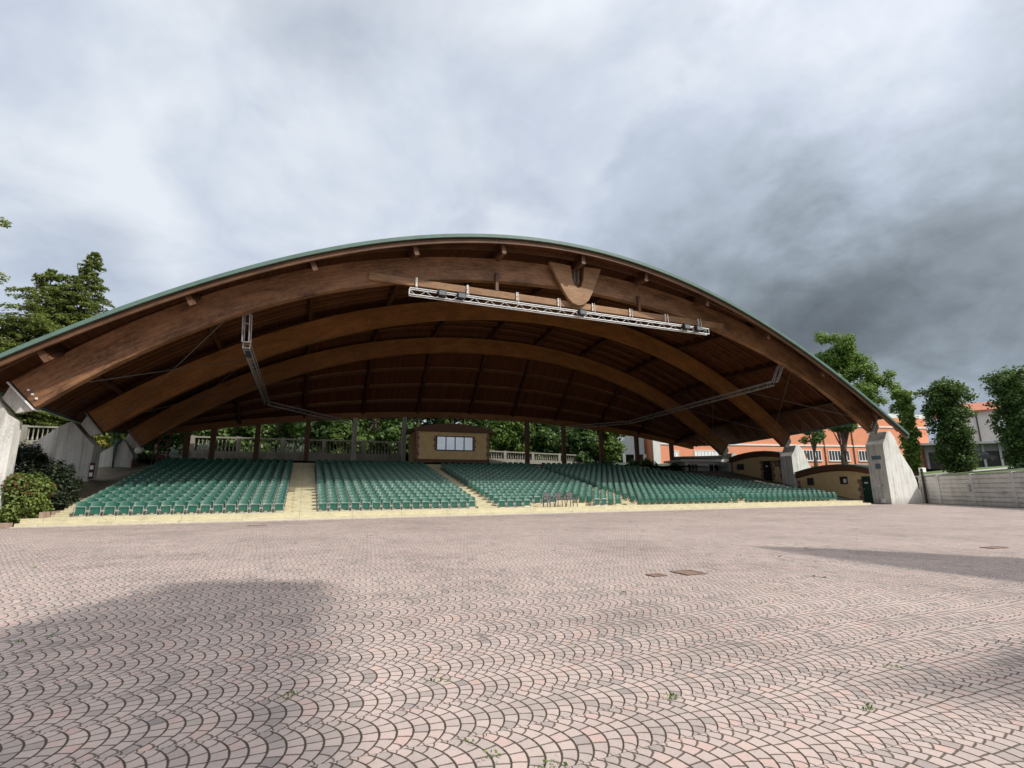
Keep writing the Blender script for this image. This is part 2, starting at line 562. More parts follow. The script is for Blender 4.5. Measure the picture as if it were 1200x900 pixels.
def glass_pane(name, col=(.03, .035, .04)):
    m, t, b, tc, geo = mat_base(name)
    n = t.noise(geo.outputs['Position'], 1.3, 3, .5)
    t.put(b.inputs['Base Color'], t.ramp(n, [(.3, tuple(q * .6 for q in col)), (.7, tuple(q * 1.6 for q in col))]))
    b.inputs['Roughness'].default_value = .06
    b.inputs['Specular IOR Level'].default_value = .8
    MATS[name] = m
    return m


def worn(name, col, dirt):
    """painted concrete: rubbed, stained, with hair cracks"""
    m, t, b, tc, geo = mat_base(name)
    p = geo.outputs['Position']
    a = t.noise(p, 1.3, 6, .65)
    d = t.noise(t.vm('MULTIPLY', p, (1, 1, 5)), 4.0, 5, .7)
    c = t.ramp(a, [(.3, tuple(q * .84 for q in col)), (.55, col), (.75, tuple(min(.85, q * 1.08) for q in col))])
    c = t.mix(t.ramp(d, [(.52, 0.0), (.72, .75)]), c, dirt)
    vo = t.node('ShaderNodeTexVoronoi', feature='DISTANCE_TO_EDGE'); vo.inputs['Scale'].default_value = .55
    t.put(vo.inputs['Vector'], t.vm('ADD', p, t.vm('MULTIPLY', t.noise(p, 2.0, 3, .6, out='Color'), (.5, .5, .5))))
    c = t.mix(t.ramp(vo.outputs['Distance'], [(.0, .35), (.010, 0.0)]), c, tuple(q * .5 for q in dirt))
    sj = t.m('LESS_THAN', t.m('FRACT', t.m('DIVIDE', t.sep(p)[0], 2.6)), .008)
    c = t.mix(t.m('MULTIPLY', sj, .6), c, tuple(q * .5 for q in dirt))
    t.put(b.inputs['Base Color'], c); b.inputs['Roughness'].default_value = .8
    bp = t.node('ShaderNodeBump'); bp.inputs['Strength'].default_value = .25; bp.inputs['Distance'].default_value = .02
    t.put(bp.inputs['Height'], d); t.put(b.inputs['Normal'], bp)
    MATS[name] = m


def seat_mat(name, col):
    m, t, b, tc, geo = mat_base(name)
    n = t.noise(geo.outputs['Position'], .5, 3, .6)
    n2 = t.noise(geo.outputs['Position'], 22, 4, .65)
    f = t.m('MULTIPLY_ADD', geo.outputs['Random Per Island'], .6, t.m('MULTIPLY', n, .5))
    c = t.ramp(f, [(.1, tuple(q * .72 for q in col)), (.5, col), (.8, tuple(q * 1.2 for q in col)), (1.0, (col[0] * 2.0, col[1] * 1.35, col[2] * 1.4))])
    # dust lies on what faces up
    _, _, nz = t.sep(geo.outputs['Normal'])
    dust = t.m('MULTIPLY', t.m('POWER', t.m('MAXIMUM', nz, 0.0), 2.0), t.ramp(n2, [(.35, .12), (.7, .5)]))
    t.put(b.inputs['Base Color'], t.mix(dust, c, (.22, .27, .24)))
    t.put(b.inputs['Roughness'], t.ramp(n2, [(.3, .22), (.7, .42)]))
    MATS[name] = m


M = MATS
M['paving'] = paving()
wood('arch_outer', (.24, .122, .062), (.080, .037, .019), .5, streak=.45)
wood('arch_inner', (.23, .098, .03), (.135, .052, .015), .5)
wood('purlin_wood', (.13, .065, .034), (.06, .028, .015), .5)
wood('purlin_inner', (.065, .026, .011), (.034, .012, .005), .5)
wood('rafter_wood', (.18, .078, .03), (.105, .042, .016), .55, lam=5)
wood('light_wood', (.30, .17, .085), (.17, .09, .045), .5, lam=.11)
boards('deck_boards', (.11, .034, .013), (.058, .017, .006), .14, 'x')
boards('infill_boards', (.060, .026, .012), (.022, .009, .004), .42, 'z')
plain('roof_metal', (.17, .30, .25), .45, .0, .12, 1.2)
plain('roof_green', (.10, .165, .14), .4, 0, .14, 2.0)
plain('galv_steel', (.76, .77, .78), .4, .2, .1, 5)
plain('grey_steel', (.16, .16, .155), .5, .4, .15, 5)
plain('truss_shaded', (.33, .335, .34), .45, .3, .15, 5)  # truss metal darkened to paint in the shade under the roof
plain('dark_steel', (.055, .05, .05), .5, .4, .2, 5)
plain('black_lamp', (.018, .018, .02), .4, .1, .2, 8)
plain('lamp_lens', (.16, .17, .18), .12, .0, .1, 8)
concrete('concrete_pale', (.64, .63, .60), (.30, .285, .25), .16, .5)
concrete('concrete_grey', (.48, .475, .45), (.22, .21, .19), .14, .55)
plain('concrete_smooth', (.36, .345, .32), .85, 0, .16, 2.0, .3)
worn('yellow_step', (.56, .51, .345), (.30, .26, .18))
worn('riser_yellow', (.56, .50, .33), (.26, .22, .16))
plain('kerb_stone', (.47, .43, .38), .8, 0, .2, 4, .2)
plain('planter_stone', (.33, .235, .19), .85, 0, .22, 4, .3)
seat_mat('seat_green', (.014, .086, .059))
plain('seat_frame', (.40, .41, .40), .4, .25, .15, 8)
plain('seat_frame_shaded', (.085, .085, .085), .5, .2, .15, 8)  # leg steel darkened to paint the shade between the seats
plain('grey_plastic', (.105, .095, .10), .45, 0, .12, 8)
plain('ochre_plaster', (.70, .52, .27), .9, 0, .12, 2.5, .15)
brick_quoin('red_quoin', (.235, .125, .095), (.30, .17, .13), (.30, .24, .19), 5.0)
brick_quoin('brown_brick', (.29, .13, .085), (.36, .17, .11), (.35, .28, .22), 5.0)
plain('brown_trim', (.13, .062, .036), .6, 0, .2, 4)
plain('door_green', (.012, .045, .034), .35, 0, .15, 5)
plain('door_dark', (.022, .020, .018), .5, 0, .15, 5)
glass_pane('dark_glass')
plain('white_pane', (.80, .80, .80), .3, 0, .08, 2)
plain('pale_glass', (.88, .90, .94), .06, .85, .10, 1.1)
plain('orange_plaster', (.72, .285, .165), .9, 0, .07, .9, .1)
plain('white_paint', (.74, .73, .70), .6, 0, .06, 2)
plain('offwhite_wall', (.60, .60, .58), .85, 0, .09, .8)
plain('grey_panel', (.42, .43, .44), .7, 0, .08, 1.2)
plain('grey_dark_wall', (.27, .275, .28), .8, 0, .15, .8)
brick_quoin('roof_tile', (.38, .13, .075), (.44, .17, .10), (.2, .08, .05), 3.0)
plain('asphalt', (.15, .15, .15), .9, 0, .15, 1.5, .3)
plain('red_sign', (.45, .03, .025), .4, 0, .1, 6)
plain('white_sign', (.78, .78, .77), .4, 0, .05, 6)
plain('blue_sign', (.13, .19, .25), .4, 0, .1, 6)
plain('dark_red_steel', (.085, .018, .018), .5, .2, .2, 5)
plain('globe_white', (.78, .76, .68), .35, 0, .05, 4)
plain('bark', (.10, .075, .055), .9, 0, .35, 6, .6)
plain('manhole_iron', (.22, .145, .115), .7, .3, .3, 9, .3)
plain('car_paint', (.03, .032, .036), .25, .3, .1, 3)
plain('tyre', (.015, .015, .015), .8)
plain('pipe_green', (.03, .07, .058), .45, 0, .12, 5)
plain('canvas', (.5, .5, .48), .9)
concrete('fence_panel', (.68, .66, .62), (.47, .45, .41), 90.0, .15)
concrete('old_stone', (.26, .24, .20), (.14, .125, .10), 1.1, .35)
soil('bank_soil', (.06, .075, .03), (.17, .14, .10), (.26, .22, .17))
soil('bank_grey', (.10, .085, .07), (.17, .15, .125), (.22, .20, .17), .8)
soil('grass_mat', (.035, .060, .014), (.065, .105, .022), (.12, .16, .04))
soil('hill_wood', (.012, .022, .012), (.022, .036, .018), (.038, .056, .026), .12)
leaf('leaf_lime', (.045, .095, .018), (.11, .195, .034), (.21, .30, .065), .45)
leaf('leaf_dark', (.014, .038, .011), (.042, .088, .019), (.10, .165, .04), .3)
leaf('leaf_wood', (.022, .050, .010), (.060, .115, .022), (.15, .215, .05), .4)
leaf('leaf_yellow', (.14, .15, .02), (.27, .25, .035), (.42, .38, .07), .4)
leaf('leaf_bush', (.045, .08, .016), (.115, .17, .034), (.22, .27, .07), .35)
leaf('leaf_red', (.10, .05, .025), (.16, .075, .035), (.20, .11, .05), .3)
leaf('needle_cedar', (.045, .065, .018), (.15, .185, .05), (.28, .31, .095), .38)
leaf('needle_juniper', (.012, .022, .012), (.026, .040, .022), (.05, .065, .036), .15)

# ------------------------------------------------------------------ the setting: ground and terrain


def grid_sheet(name, mat, xs, ys, zf, label=None):
    xs = list(xs); ys = list(ys)
    me = bpy.data.meshes.new(name)
    vs = [(x, y, zf(x, y)) for y in ys for x in xs]
    n = len(xs)
    fs = [(j * n + i, j * n + i + 1, (j + 1) * n + i + 1, (j + 1) * n + i) for j in range(len(ys) - 1) for i in range(n - 1)]
    me.from_pydata(vs, [], fs)
    me.materials.append(mat)
    me.polygons.foreach_set('use_smooth', [True] * len(fs))
    o = bpy.data.objects.new(name, me)
    COL.objects.link(o)
    o['kind'] = 'structure'
    return o


grid_sheet('paved_square', M['paving'], (-700, 52.6, 700), (-700, 29.6, 700), lambda x, y: 0.0 if y < 100 else -.0)


def smooth(a, b, x):
    k = max(0.0, min(1.0, (x - a) / (b - a)))
    return k * k * (3 - 2 * k)


def bank_z(x, y):
    base = .15 + 2.05 * smooth(29.6, 37, y) + 1.9 * smooth(43, 49, y)
    k = smooth(-12.0, -10.9, x)
    base = base * (1 - k) + (.30 + .1944 * max(0, y - 29.75)) * k - .12 * k
    return base + .06 * (1 - k) * math.sin(x * 2.1 + y * 1.3) + .04 * math.sin(x * 5 - y * 3) + .03 * max(0, -14 - x)


grid_sheet('bank_left', M['bank_soil'], np.linspace(-60, -10.48, 80), np.linspace(29.62, 50, 40), bank_z)


def back_z(x, y):
    return 3.95 + .1 * smooth(50, 52, y) + 1.2 * smooth(56, 64, y) + 9 * smooth(66, 100, y) + .05 * math.sin(x * .9 + y)


grid_sheet('terrain_back', M['hill_wood'], np.linspace(-200, 110, 90), np.concatenate([np.linspace(46.6, 60, 20), np.linspace(62, 140, 20)]), back_z)
grid_sheet('side_bank_right', M['bank_grey'], np.linspace(31.8, 54, 40), np.linspace(29.9, 54, 40), lambda x, y: max(.02, 3.3 * (min(y, 47) - 30.4) / 16) - .0)

# right-hand slope behind the panel fence
FA, FB = Vector((51.6, 29.6, 0)), Vector((44.1, 19.4, 0))
fd = (FB - FA).normalized()
fnrm = Vector((-fd.y, fd.x, 0))
if fnrm.x < 0: fnrm = -fnrm


def slope_pt(s, tt):
    p = FA + fd * s + fnrm * tt
    z = 2.25 + .085 * min(tt, 22) + .018 * max(0, tt - 22)
    return (p.x, p.y, z)


def slope_sheet(name, mat, s0, s1, t0, t1, dz=0.0, ns=30, nt=30):
    me = bpy.data.meshes.new(name)
    vs = []; fs = []
    for j in range(nt + 1):
        for i in range(ns + 1):
            p = slope_pt(s0 + (s1 - s0) * i / ns, t0 + (t1 - t0) * j / nt)
            vs.append((p[0], p[1], p[2] + dz))
    for j in range(nt):
        for i in range(ns):
            a = j * (ns + 1) + i
            fs.append((a, a + 1, a + ns + 2, a + ns + 1))
    me.from_pydata(vs, [], fs); me.materials.append(mat)
    me.polygons.foreach_set('use_smooth', [True] * len(fs))
    o = bpy.data.objects.new(name, me); COL.objects.link(o); o['kind'] = 'structure'
    return o


slope_sheet('terrain_right', M['grass_mat'], -45, 60, .25, 120)
slope_sheet('asphalt_drive', M['asphalt'], -4.5, 9.5, 6.0, 60, .03)
slope_sheet('gravel_path', M['concrete_smooth'], -12, -4.6, .6, 48, .02)


def hill():
    n = 90
    me = bpy.data.meshes.new('wooded_hills')
    vs = []; fs = []
    random.seed(4)
    rings = ((330, 0), (420, 18), (520, 44), (620, 62), (760, 40))
    for r, h in rings:
        for i in range(n + 1):
            a = R(-30 + 150 * i / n)
            k = .55 + .35 * math.sin(a * 3.1 + 1) + .18 * math.sin(a * 9.3) + .07 * math.sin(a * 31 + r)
            vs.append((math.sin(a) * r, math.cos(a) * r, h * k - 2))
    for j in range(len(rings) - 1):
        for i in range(n):
            q = j * (n + 1) + i
            fs.append((q, q + 1, q + n + 2, q + n + 1))
    me.from_pydata(vs, [], fs); me.materials.append(M['hill_wood'])
    o = bpy.data.objects.new('wooded_hills', me); COL.objects.link(o); o['kind'] = 'structure'


hill()

# ------------------------------------------------------------------ the pavilion roof
P1 = [-3.0110, 1.1904, -7.6973, -0.6476, 14.8917]
P2 = [-1.6446, -0.3559, -10.0050, 0.5815, 15.5468]
P3 = [-2.6482, -0.1751, -8.4294, 0.3033, 14.7409]
PE = [0.7002, 0.8753, -11.5768, -1.0083, 17.5315]
PB = [-2.8164, 0.1486, 9.1073]
EY = 27.45
_s = EY / 28.0
_x = np.linspace(-13.6, 47.1, 60)
PE = [float(q) for q in np.polyfit((_x - 17) / 30, [CAM_H + (float(np.polyval(PE, (x / _s - 17) / 30)) - CAM_H) * _s for x in _x], 4)]
P4 = [PB[0], PB[1], PB[2] + .72]   # the roof dips to a flat arched eave at the back


def pv(c, x): return float(np.polyval(c, (x - 17) / 30))
def pd(c, x): return float(np.polyval(np.polyder(c), (x - 17) / 30)) / 30


ROOF_T = 2.3
STN = [(EY, PE, 0), (29.1, P1, 1), (38.0, P2, 1), (46.5, P3, 1), (53.5, P4, 0)]


def roof_at(c, k, x):
    return pv(c, x) + (ROOF_T * math.sqrt(1 + pd(c, x) ** 2) if k else 0)


def roof_z(x, y):
    for (ya, ca, ka), (yb, cb, kb) in zip(STN[:-1], STN[1:]):
        if y <= yb or yb == STN[-1][0]:
            k = (y - ya) / (yb - ya)
            return roof_at(ca, ka, x) * (1 - k) + roof_at(cb, kb, x) * k


XL, XR = -13.6, 47.1
pav = thing('timber_pavilion', (17, 29.1, 0), 'huge arched timber pavilion roof with green edge spanning the green seating', 'pavilion roof')

# deck: metal on top, boards below
NXR = 90
xs = [XL + (XR - XL) * i / NXR for i in range(NXR + 1)]
ysd = [EY, 28.2, 29.1, 31.5, 33.5, 35.7, 38.0, 40.8, 43.6, 46.5, 49.2, 52, 53.5]
mb = MB()
TH = .14
for i in range(NXR):
    for j in range(len(ysd) - 1):
        q = [(xs[i], ysd[j]), (xs[i + 1], ysd[j]), (xs[i + 1], ysd[j + 1]), (xs[i], ysd[j + 1])]
        top = [(x, y, roof_z(x, y)) for x, y in q]
        bot = [(x, y, z - TH) for x, y, z in top]
        mb.face(top, 0)
        mb.face(bot[::-1], 1)
mb.build('roof_deck', [M['roof_metal'], M['deck_boards']], pav)


def curve_pts(y, dz, x0=XL, x1=XR, n=80):
    return [(x0 + (x1 - x0) * i / n, y, roof_z(x0 + (x1 - x0) * i / n, max(EY, y)) + dz) for i in range(n + 1)]


mb = MB()
mb.ribbon(curve_pts(EY - .14, -.13), curve_pts(EY - .14, .08), (0, .14, 0))
tr = mb.build('edge_trim', M['roof_green'], pav)
mb = MB()
mb.ribbon(curve_pts(EY + .02, -.44), curve_pts(EY + .02, -.17), (0, .11, 0))
mb.build('fascia_board', M['purlin_wood'], pav)
for sx, nm in ((XL, 'edge_trim'), (XR, 'edge_trim')):
    mb = MB()
    for j in range(len(ysd) - 1):
        a = (sx, ysd[j], roof_z(sx, ysd[j])); b = (sx, ysd[j + 1], roof_z(sx, ysd[j + 1]))
        o = .07 if sx > 0 else -.07
        mb.hexa([(a[0] - .06 + o, a[1], a[2] - .3), (a[0] + .06 + o, a[1], a[2] - .3), (b[0] + .06 + o, b[1], b[2] - .3), (b[0] - .06 + o, b[1], b[2] - .3),
                 (a[0] - .06 + o, a[1], a[2] + .05), (a[0] + .06 + o, a[1], a[2] + .05), (b[0] + .06 + o, b[1], b[2] + .05), (b[0] - .06 + o, b[1], b[2] + .05)])
    mb.build(nm, M['roof_green'], pav)


def arch(c, y, x0, x1, depth, thick, mat, n=72):
    low, high = [], []
    for i in range(n + 1):
        x = x0 + (x1 - x0) * i / n
        s = pd(c, x); k = math.sqrt(1 + s * s)
        z = pv(c, x)
        low.append((x, y, z)); high.append((x - s / k * depth, y, z + depth / k))
    mb = MB(); mb.ribbon(low, high, (0, thick, 0))
    return mb.build('arch_beam', mat, pav)


arch(P1, 29.1, -11.35, 45.15, 1.5, .45, M['arch_outer'])
arch(P2, 38.0, -11.35, 45.3, 1.5, .45, M['arch_inner'])
arch(P3, 46.5, -11.5, 45.3, 1.5, .45, M['arch_inner'])

# big purlins running front to back, their ends poking out over the front arch
for x in (-11.2, -5.97, -.42, 5.12, 10.69, 16.49, 21.61, 27.07, 32.95, 38.6, 44.3):
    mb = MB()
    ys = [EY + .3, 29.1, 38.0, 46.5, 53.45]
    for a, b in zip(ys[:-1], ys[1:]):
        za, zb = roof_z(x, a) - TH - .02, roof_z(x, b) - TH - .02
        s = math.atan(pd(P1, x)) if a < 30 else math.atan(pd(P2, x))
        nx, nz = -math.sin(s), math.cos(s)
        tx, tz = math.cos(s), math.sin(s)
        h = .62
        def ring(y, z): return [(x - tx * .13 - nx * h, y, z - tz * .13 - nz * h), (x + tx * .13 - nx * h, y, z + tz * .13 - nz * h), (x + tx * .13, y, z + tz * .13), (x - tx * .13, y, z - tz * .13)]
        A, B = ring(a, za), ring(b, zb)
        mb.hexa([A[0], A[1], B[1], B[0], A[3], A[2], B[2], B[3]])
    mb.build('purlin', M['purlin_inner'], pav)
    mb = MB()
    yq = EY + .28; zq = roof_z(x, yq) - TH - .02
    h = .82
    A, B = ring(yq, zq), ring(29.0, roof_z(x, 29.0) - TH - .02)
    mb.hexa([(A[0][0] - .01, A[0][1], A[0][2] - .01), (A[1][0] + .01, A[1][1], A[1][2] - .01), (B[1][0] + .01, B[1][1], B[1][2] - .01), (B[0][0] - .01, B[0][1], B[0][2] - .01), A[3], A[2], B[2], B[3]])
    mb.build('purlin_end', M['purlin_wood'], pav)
# secondary rafters that follow the arches
for y in (30.6, 31.9, 33.2, 34.5, 35.8, 37.1, 39.6, 41.0, 42.4, 43.8, 45.2, 48.0, 49.4, 50.8, 52.2):
    mb = MB()
    mb.ribbon(curve_pts(y, -TH - .34, XL + .3, XR - .3, 70), curve_pts(y, -TH - .01, XL + .3, XR - .3, 70), (0, .12, 0))
    mb.build('rafter', M['rafter_wood'], pav)
mb = MB()
mb.ribbon(curve_pts(28.6, -TH - .26), curve_pts(28.6, -TH - .01), (0, .12, 0))
mb.build('rafter', M['purlin_wood'], pav)

# tie beam and the forked crown piece
mb = MB(); mb.bx(2.8, 29.45, 28.93, 29.09, 13.5, 13.93)
mb.build('tie_beam', M['light_wood'], pav)
fork = [(14.45, 16.45), (14.85, 15.6), (15.3, 14.75), (15.75, 14.05), (16.12, 13.74), (16.55, 13.62), (16.98, 13.76), (17.36, 14.1), (17.75, 14.85), (18.12, 15.75), (18.42, 16.55),
        (17.08, 16.5), (16.98, 15.5), (16.8, 15.02), (16.55, 14.86), (16.3, 15.02), (16.12, 15.5), (16.02, 16.4)]
mb = MB()
left = fork[:6] + [fork[14], fork[15], fork[16], fork[17]]
right = fork[5:11] + fork[11:15]
mb.prism(left, 'y', 28.66, 28.92); mb.prism(right, 'y', 28.664, 28.916)
mb.build('crown_fork', M['light_wood'], pav)
mb = MB(); mb.tube([(16.4, 28.85, 15.3), (16.4, 28.85, 16.3)], .06, 8); mb.tube([(16.68, 28.85, 15.3), (16.68, 28.85, 16.3)], .06, 8)
mb.build('steel_hinge', M['grey_steel'], pav)
for x in (10.75, 21.7):
    mb = MB(); mb.bx(x - .1, x + .1, 28.9, 29.09, 13.94, pv(P1, x) + .5)
    mb.build('strut', M['purlin_wood'], pav)
for x in (-3.6, 4.2, 29.9, 37.5):
    s_ = pd(P1, x); k = math.sqrt(1 + s_ * s_)
    for a in (-.35, .0, .35):
        for b_ in (.45, 1.0):
            mb = MB(); mb.box((x + a / k - s_ / k * b_, 29.09, pv(P1, x) + a * s_ / k + b_ / k), (.07, .05, .07)); mb.build('bolt', M['grey_steel'], pav)
# steel cross braces near the springings
for (ca, ya), (cb, yb) in (((P1, 29.5), (P2, 38.0)), ((P2, 38.4), (P3, 46.5))):
    for xa, xb in ((-10.4, -4.0), (44.0, 37.0)):
        for u, w in ((xa, xb), (xb, xa)):
            mb = MB(); mb.tube([(u, ya, pv(ca, u) + .35), (w, yb, pv(cb, w) + .35)], .025, 5)
            mb.build('brace_rod', M['grey_steel'], pav)
# steel shoes at the arch feet
for c, y in ((P1, 29.1), (P2, 38.0), (P3, 46.5)):
    for x, sg in ((-11.45, 1), (45.3, -1)):
        s = pd(c, x); k = math.sqrt(1 + s * s)
        tx, tz = sg / k, sg * s / k
        nx, nz = -s / k, 1 / k
        z = pv(c, x)
        mb = MB()
        def q(a, b_): return (x + tx * a + nx * b_, z + tz * a + nz * b_)
        mb.prism([q(-.55, .25), q(-.01, .0), q(-.01, 1.4), q(-.55, 1.1)], 'y', y + .1, y + .36)
        mb.build('bearing_block', M['concrete_grey'], pav)
        mb = MB()
        mb.prism([q(.0, -.06), q(.06, -.06), q(.06, 1.56), q(.0, 1.56)], 'y', y - .06, y + .52)
        for b_ in (.3, .55, .8):
            cx_, cz_ = q(.4, b_)
            mb.box((cx_, y - .02, cz_), (.09, .05, .09))
        mb.build('bearing_shoe', M['galv_steel'] if y < 30 else M['grey_steel'], pav)  # inner shoes take darker steel to paint the roof shade on them
# the back: flat arched beam on columns, dark boarding above it
nb = 60
xb = [-11.4 + (46.9 + 11.4) * i / nb for i in range(nb + 1)]
lowb = [(x, 53.0, pv(PB, x)) for x in xb]
mb = MB(); mb.ribbon(lowb, [(x, y, z + .6) for x, y, z in lowb], (0, .4, 0))
mb.build('back_beam', M['arch_inner'], pav)
for x in (-9.66, -7.66, -4.1, .2, 4.53, 9.39, 23.19, 27.81, 32.82, 37.9, 43.14):
    mb = MB()
    mb.bx(x - .21, x + .21, 52.58, 52.98, 3.7, pv(PB, x) + .02)
    mb.build('column', M['concrete_grey'] if 4 < x < 10 else M['brown_trim'], pav)

# ------------------------------------------------------------------ buttresses
def buttress(label, poly, y0, y1, mat, extra=None):
    o = thing('concrete_buttress', (poly[0][0], y0, poly[0][1]), label, 'buttress', 'concrete buttresses carrying the arches')
    mb = MB(); mb.prism(poly, 'y', y0, y1)
    b = mb.build('body', mat, o)
    bv = b.modifiers.new('bevel', 'BEVEL'); bv.width = .05; bv.segments = 2
    return o


RB = [(46.35, -.3), (46.35, 5.1), (46.75, 5.55), (47.15, 6.2), (47.55, 6.25), (48.05, 5.75), (48.55, 4.5), (49.15, 3.6), (49.75, 2.85), (50.1, 2.0), (50.3, 1.1), (50.45, -.3)]
br1 = buttress('tall pale concrete buttress at the right end, beside the green door', RB, 29.1, 30.6, M['concrete_pale'])


def moved(poly, dx, z_scale=1.0, dz=0.0): return [(x + dx, z * z_scale + dz) for x, z in poly]


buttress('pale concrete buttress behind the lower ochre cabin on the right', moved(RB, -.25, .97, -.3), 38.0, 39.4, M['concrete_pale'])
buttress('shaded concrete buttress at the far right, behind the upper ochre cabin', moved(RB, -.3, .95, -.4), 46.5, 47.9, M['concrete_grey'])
LB = [(-11.95, -.3), (-11.95, 4.6), (-12.3, 4.9), (-12.85, 5.75), (-13.3, 6.1), (-14.0, 5.6), (-14.9, 4.4), (-15.8, 3.2), (-16.1, -.3)]
bl1 = buttress('sunlit white concrete buttress cut by the left edge of the picture', LB, 29.1, 29.75, M['concrete_pale'])
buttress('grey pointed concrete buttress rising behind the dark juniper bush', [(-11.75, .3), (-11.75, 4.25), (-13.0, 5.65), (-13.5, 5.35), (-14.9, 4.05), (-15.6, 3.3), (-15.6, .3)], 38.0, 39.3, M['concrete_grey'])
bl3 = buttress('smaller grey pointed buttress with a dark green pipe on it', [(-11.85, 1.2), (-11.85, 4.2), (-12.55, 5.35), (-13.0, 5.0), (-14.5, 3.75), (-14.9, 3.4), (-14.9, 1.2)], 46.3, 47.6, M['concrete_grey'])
mb = MB(); mb.tube([(-12.95, 46.16, 1.8), (-12.95, 46.16, 4.95), (-12.7, 46.2, 5.3)], .13, 8)
mb.build('drain_pipe', M['pipe_green'], bl3)


def plate(parent, name, mat, x, y, z, w, h, axis='y', d=.03):
    mb = MB()
    if axis == 'y': mb.box((x, y, z), (w, d, h))
    else: mb.box((x, y, z), (d, w, h))
    return mb.build(name, mat, parent)


# small things fixed to the right buttress (its inner face)
plate(br1, 'name_plate', M['blue_sign'], 46.33, 29.8, 3.95, .8, .32, 'x')
plate(br1, 'meter_box', M['blue_sign'], 46.32, 29.75, 3.2, .42, .42, 'x', .06)
plate(br1, 'notice', M['white_sign'], 46.33, 29.85, 1.55, .45, .12, 'x')
plate(br1, 'socket_box', M['seat_frame'], 46.31, 29.65, 1.6, .16, .2, 'x', .08)
plate(br1, 'cable_box', M['white_sign'], 46.31, 29.75, .28, .3, .35, 'x', .08)

# ------------------------------------------------------------------ grandstand
ROWS, TREAD, RISE, Y0, Z0 = 18, .90, .175, 29.75, .36
gs = thing('grandstand', (16, 29, 0), 'stepped yellow seating terrace under the timber roof', 'grandstand')
GX0, GX1 = -9.85, 41.75
mb = MB()
mb.bx(-11.2, 43.2, 28.75, 29.22, -.2, .17); mb.bx(-11.2, 42.9, 29.2, Y0 + .02, -.2, .355)
mb.build('front_step', M['yellow_step'], gs)
mb = MB(); mb.bx(-11.4, 43.6, 28.5, 28.76, -.2, .045)
mb.build('kerb', M['kerb_stone'], gs)
mb = MB()
for r in range(ROWS):
    y = Y0 + r * TREAD
    mb.bx(GX0, min(GX1, float(np.interp(r, [1.5, 5, 9.5, 17.5], [41.75, 39.3, 36.3, 32.1])) + .3), y, y + TREAD + .01 * (r % 2), -.3, Z0 + r * RISE)
mb.bx(GX0, 34, Y0 + ROWS * TREAD, 53.4, -.3, Z0 + ROWS * RISE + .25)
mb.build('tier', M['riser_yellow'], gs)
AISLES = [(-.36, .86), (10.0, 11.2), (20.62, 21.45), (30.5, 31.2)]
for a0, a1 in AISLES + [(-10.5, -9.85)]:
    mb = MB()
    for r in range(ROWS):
        y = Y0 + r * TREAD
        z = Z0 + r * RISE
        mb.bx(a0 + .003, a1 - .003, y - .454, y + .003, z - .3, z - RISE * .5 + .004)
        mb.bx(a0, a1, y - .006, y + .453, z - .3, z + .006)
        mb.bx(a0 + .02, a1 - .02, y - .020, y - .0062, z - .095, z - .078, 1)  # thin dark strip painted as the shadow line below each full step
        mb.bx(a0 + .02, a1 - .02, y - .468, y - .4545, z - RISE - .012, z - RISE + .012, 1)  # same painted shadow line at the foot of each half step
    mb.build('stairway', [M['yellow_step'], M['bank_grey']], gs)


# ------------------------------------------------------------------ tip-up seats
def seat_meshes(lo=False):
    pan, back, frame = MB(), MB(), MB()
    # folded seat pan, upright, slightly dished
    w = .188
    for i in range(4):
        x0, x1 = -w + 2 * w * i / 4, -w + 2 * w * (i + 1) / 4
        d0, d1 = .02 * (1 - (x0 / w) ** 2), .02 * (1 - (x1 / w) ** 2)
        pan.hexa([(x0, .05 + d0, .11), (x1, .05 + d1, .11), (x1, .10, .11), (x0, .10, .11), (x0, .09 + d0, .43), (x1, .09 + d1, .43), (x1, .14, .43), (x0, .14, .43)])
    # back shell: curved across, rolled over at the top
    prof = [(.13, .40), (.165, .50), (.195, .60), (.215, .655), (.245, .69), (.29, .70), (.335, .685)]
    n = 6
    for i in range(n):
        for j in range(len(prof) - 1):
            def pt(ii, jj, o=0):
                a = -1 + 2 * ii / n
                wx = .212 * (1 - .10 * max(0, jj - 2) * abs(a) ** 3)
                y, z = prof[jj]
                return (a * wx, y - .05 * a * a + o, z - .03 * a ** 4 * max(0, jj - 2) / 3)
            back.face([pt(i, j), pt(i + 1, j), pt(i + 1, j + 1), pt(i, j + 1)])
            back.face([pt(i + 1, j, .025), pt(i, j, .025), pt(i, j + 1, .025), pt(i + 1, j + 1, .025)])
    for s in (-1, 1):
        frame.tube([(s * .245, .02, .012), (s * .245, .06, .25), (s * .235, .07, .45)], .013, 5)
        frame.tube([(s * .245, .03, .2), (s * .245, .22, .02)], .011, 4)
    frame.tube([(-.245, .14, .11), (.245, .14, .11)], .012, 5)
    hinge = MB()
    hinge.tube([(-.215, .02, .03), (-.215, .03, .40), (-.19, .035, .44), (.19, .035, .44), (.215, .03, .40), (.215, .02, .03)], .0115, 5)
    hinge.bx(-.275, -.215, .02, .08, .22, .28); hinge.bx(.215, .275, .02, .08, .22, .28)
    hinge.tube([(-.245, .0, .02), (-.15, -.045, .02), (.15, -.045, .02), (.245, .0, .02)], .018, 5)
    return pan, back, frame, hinge


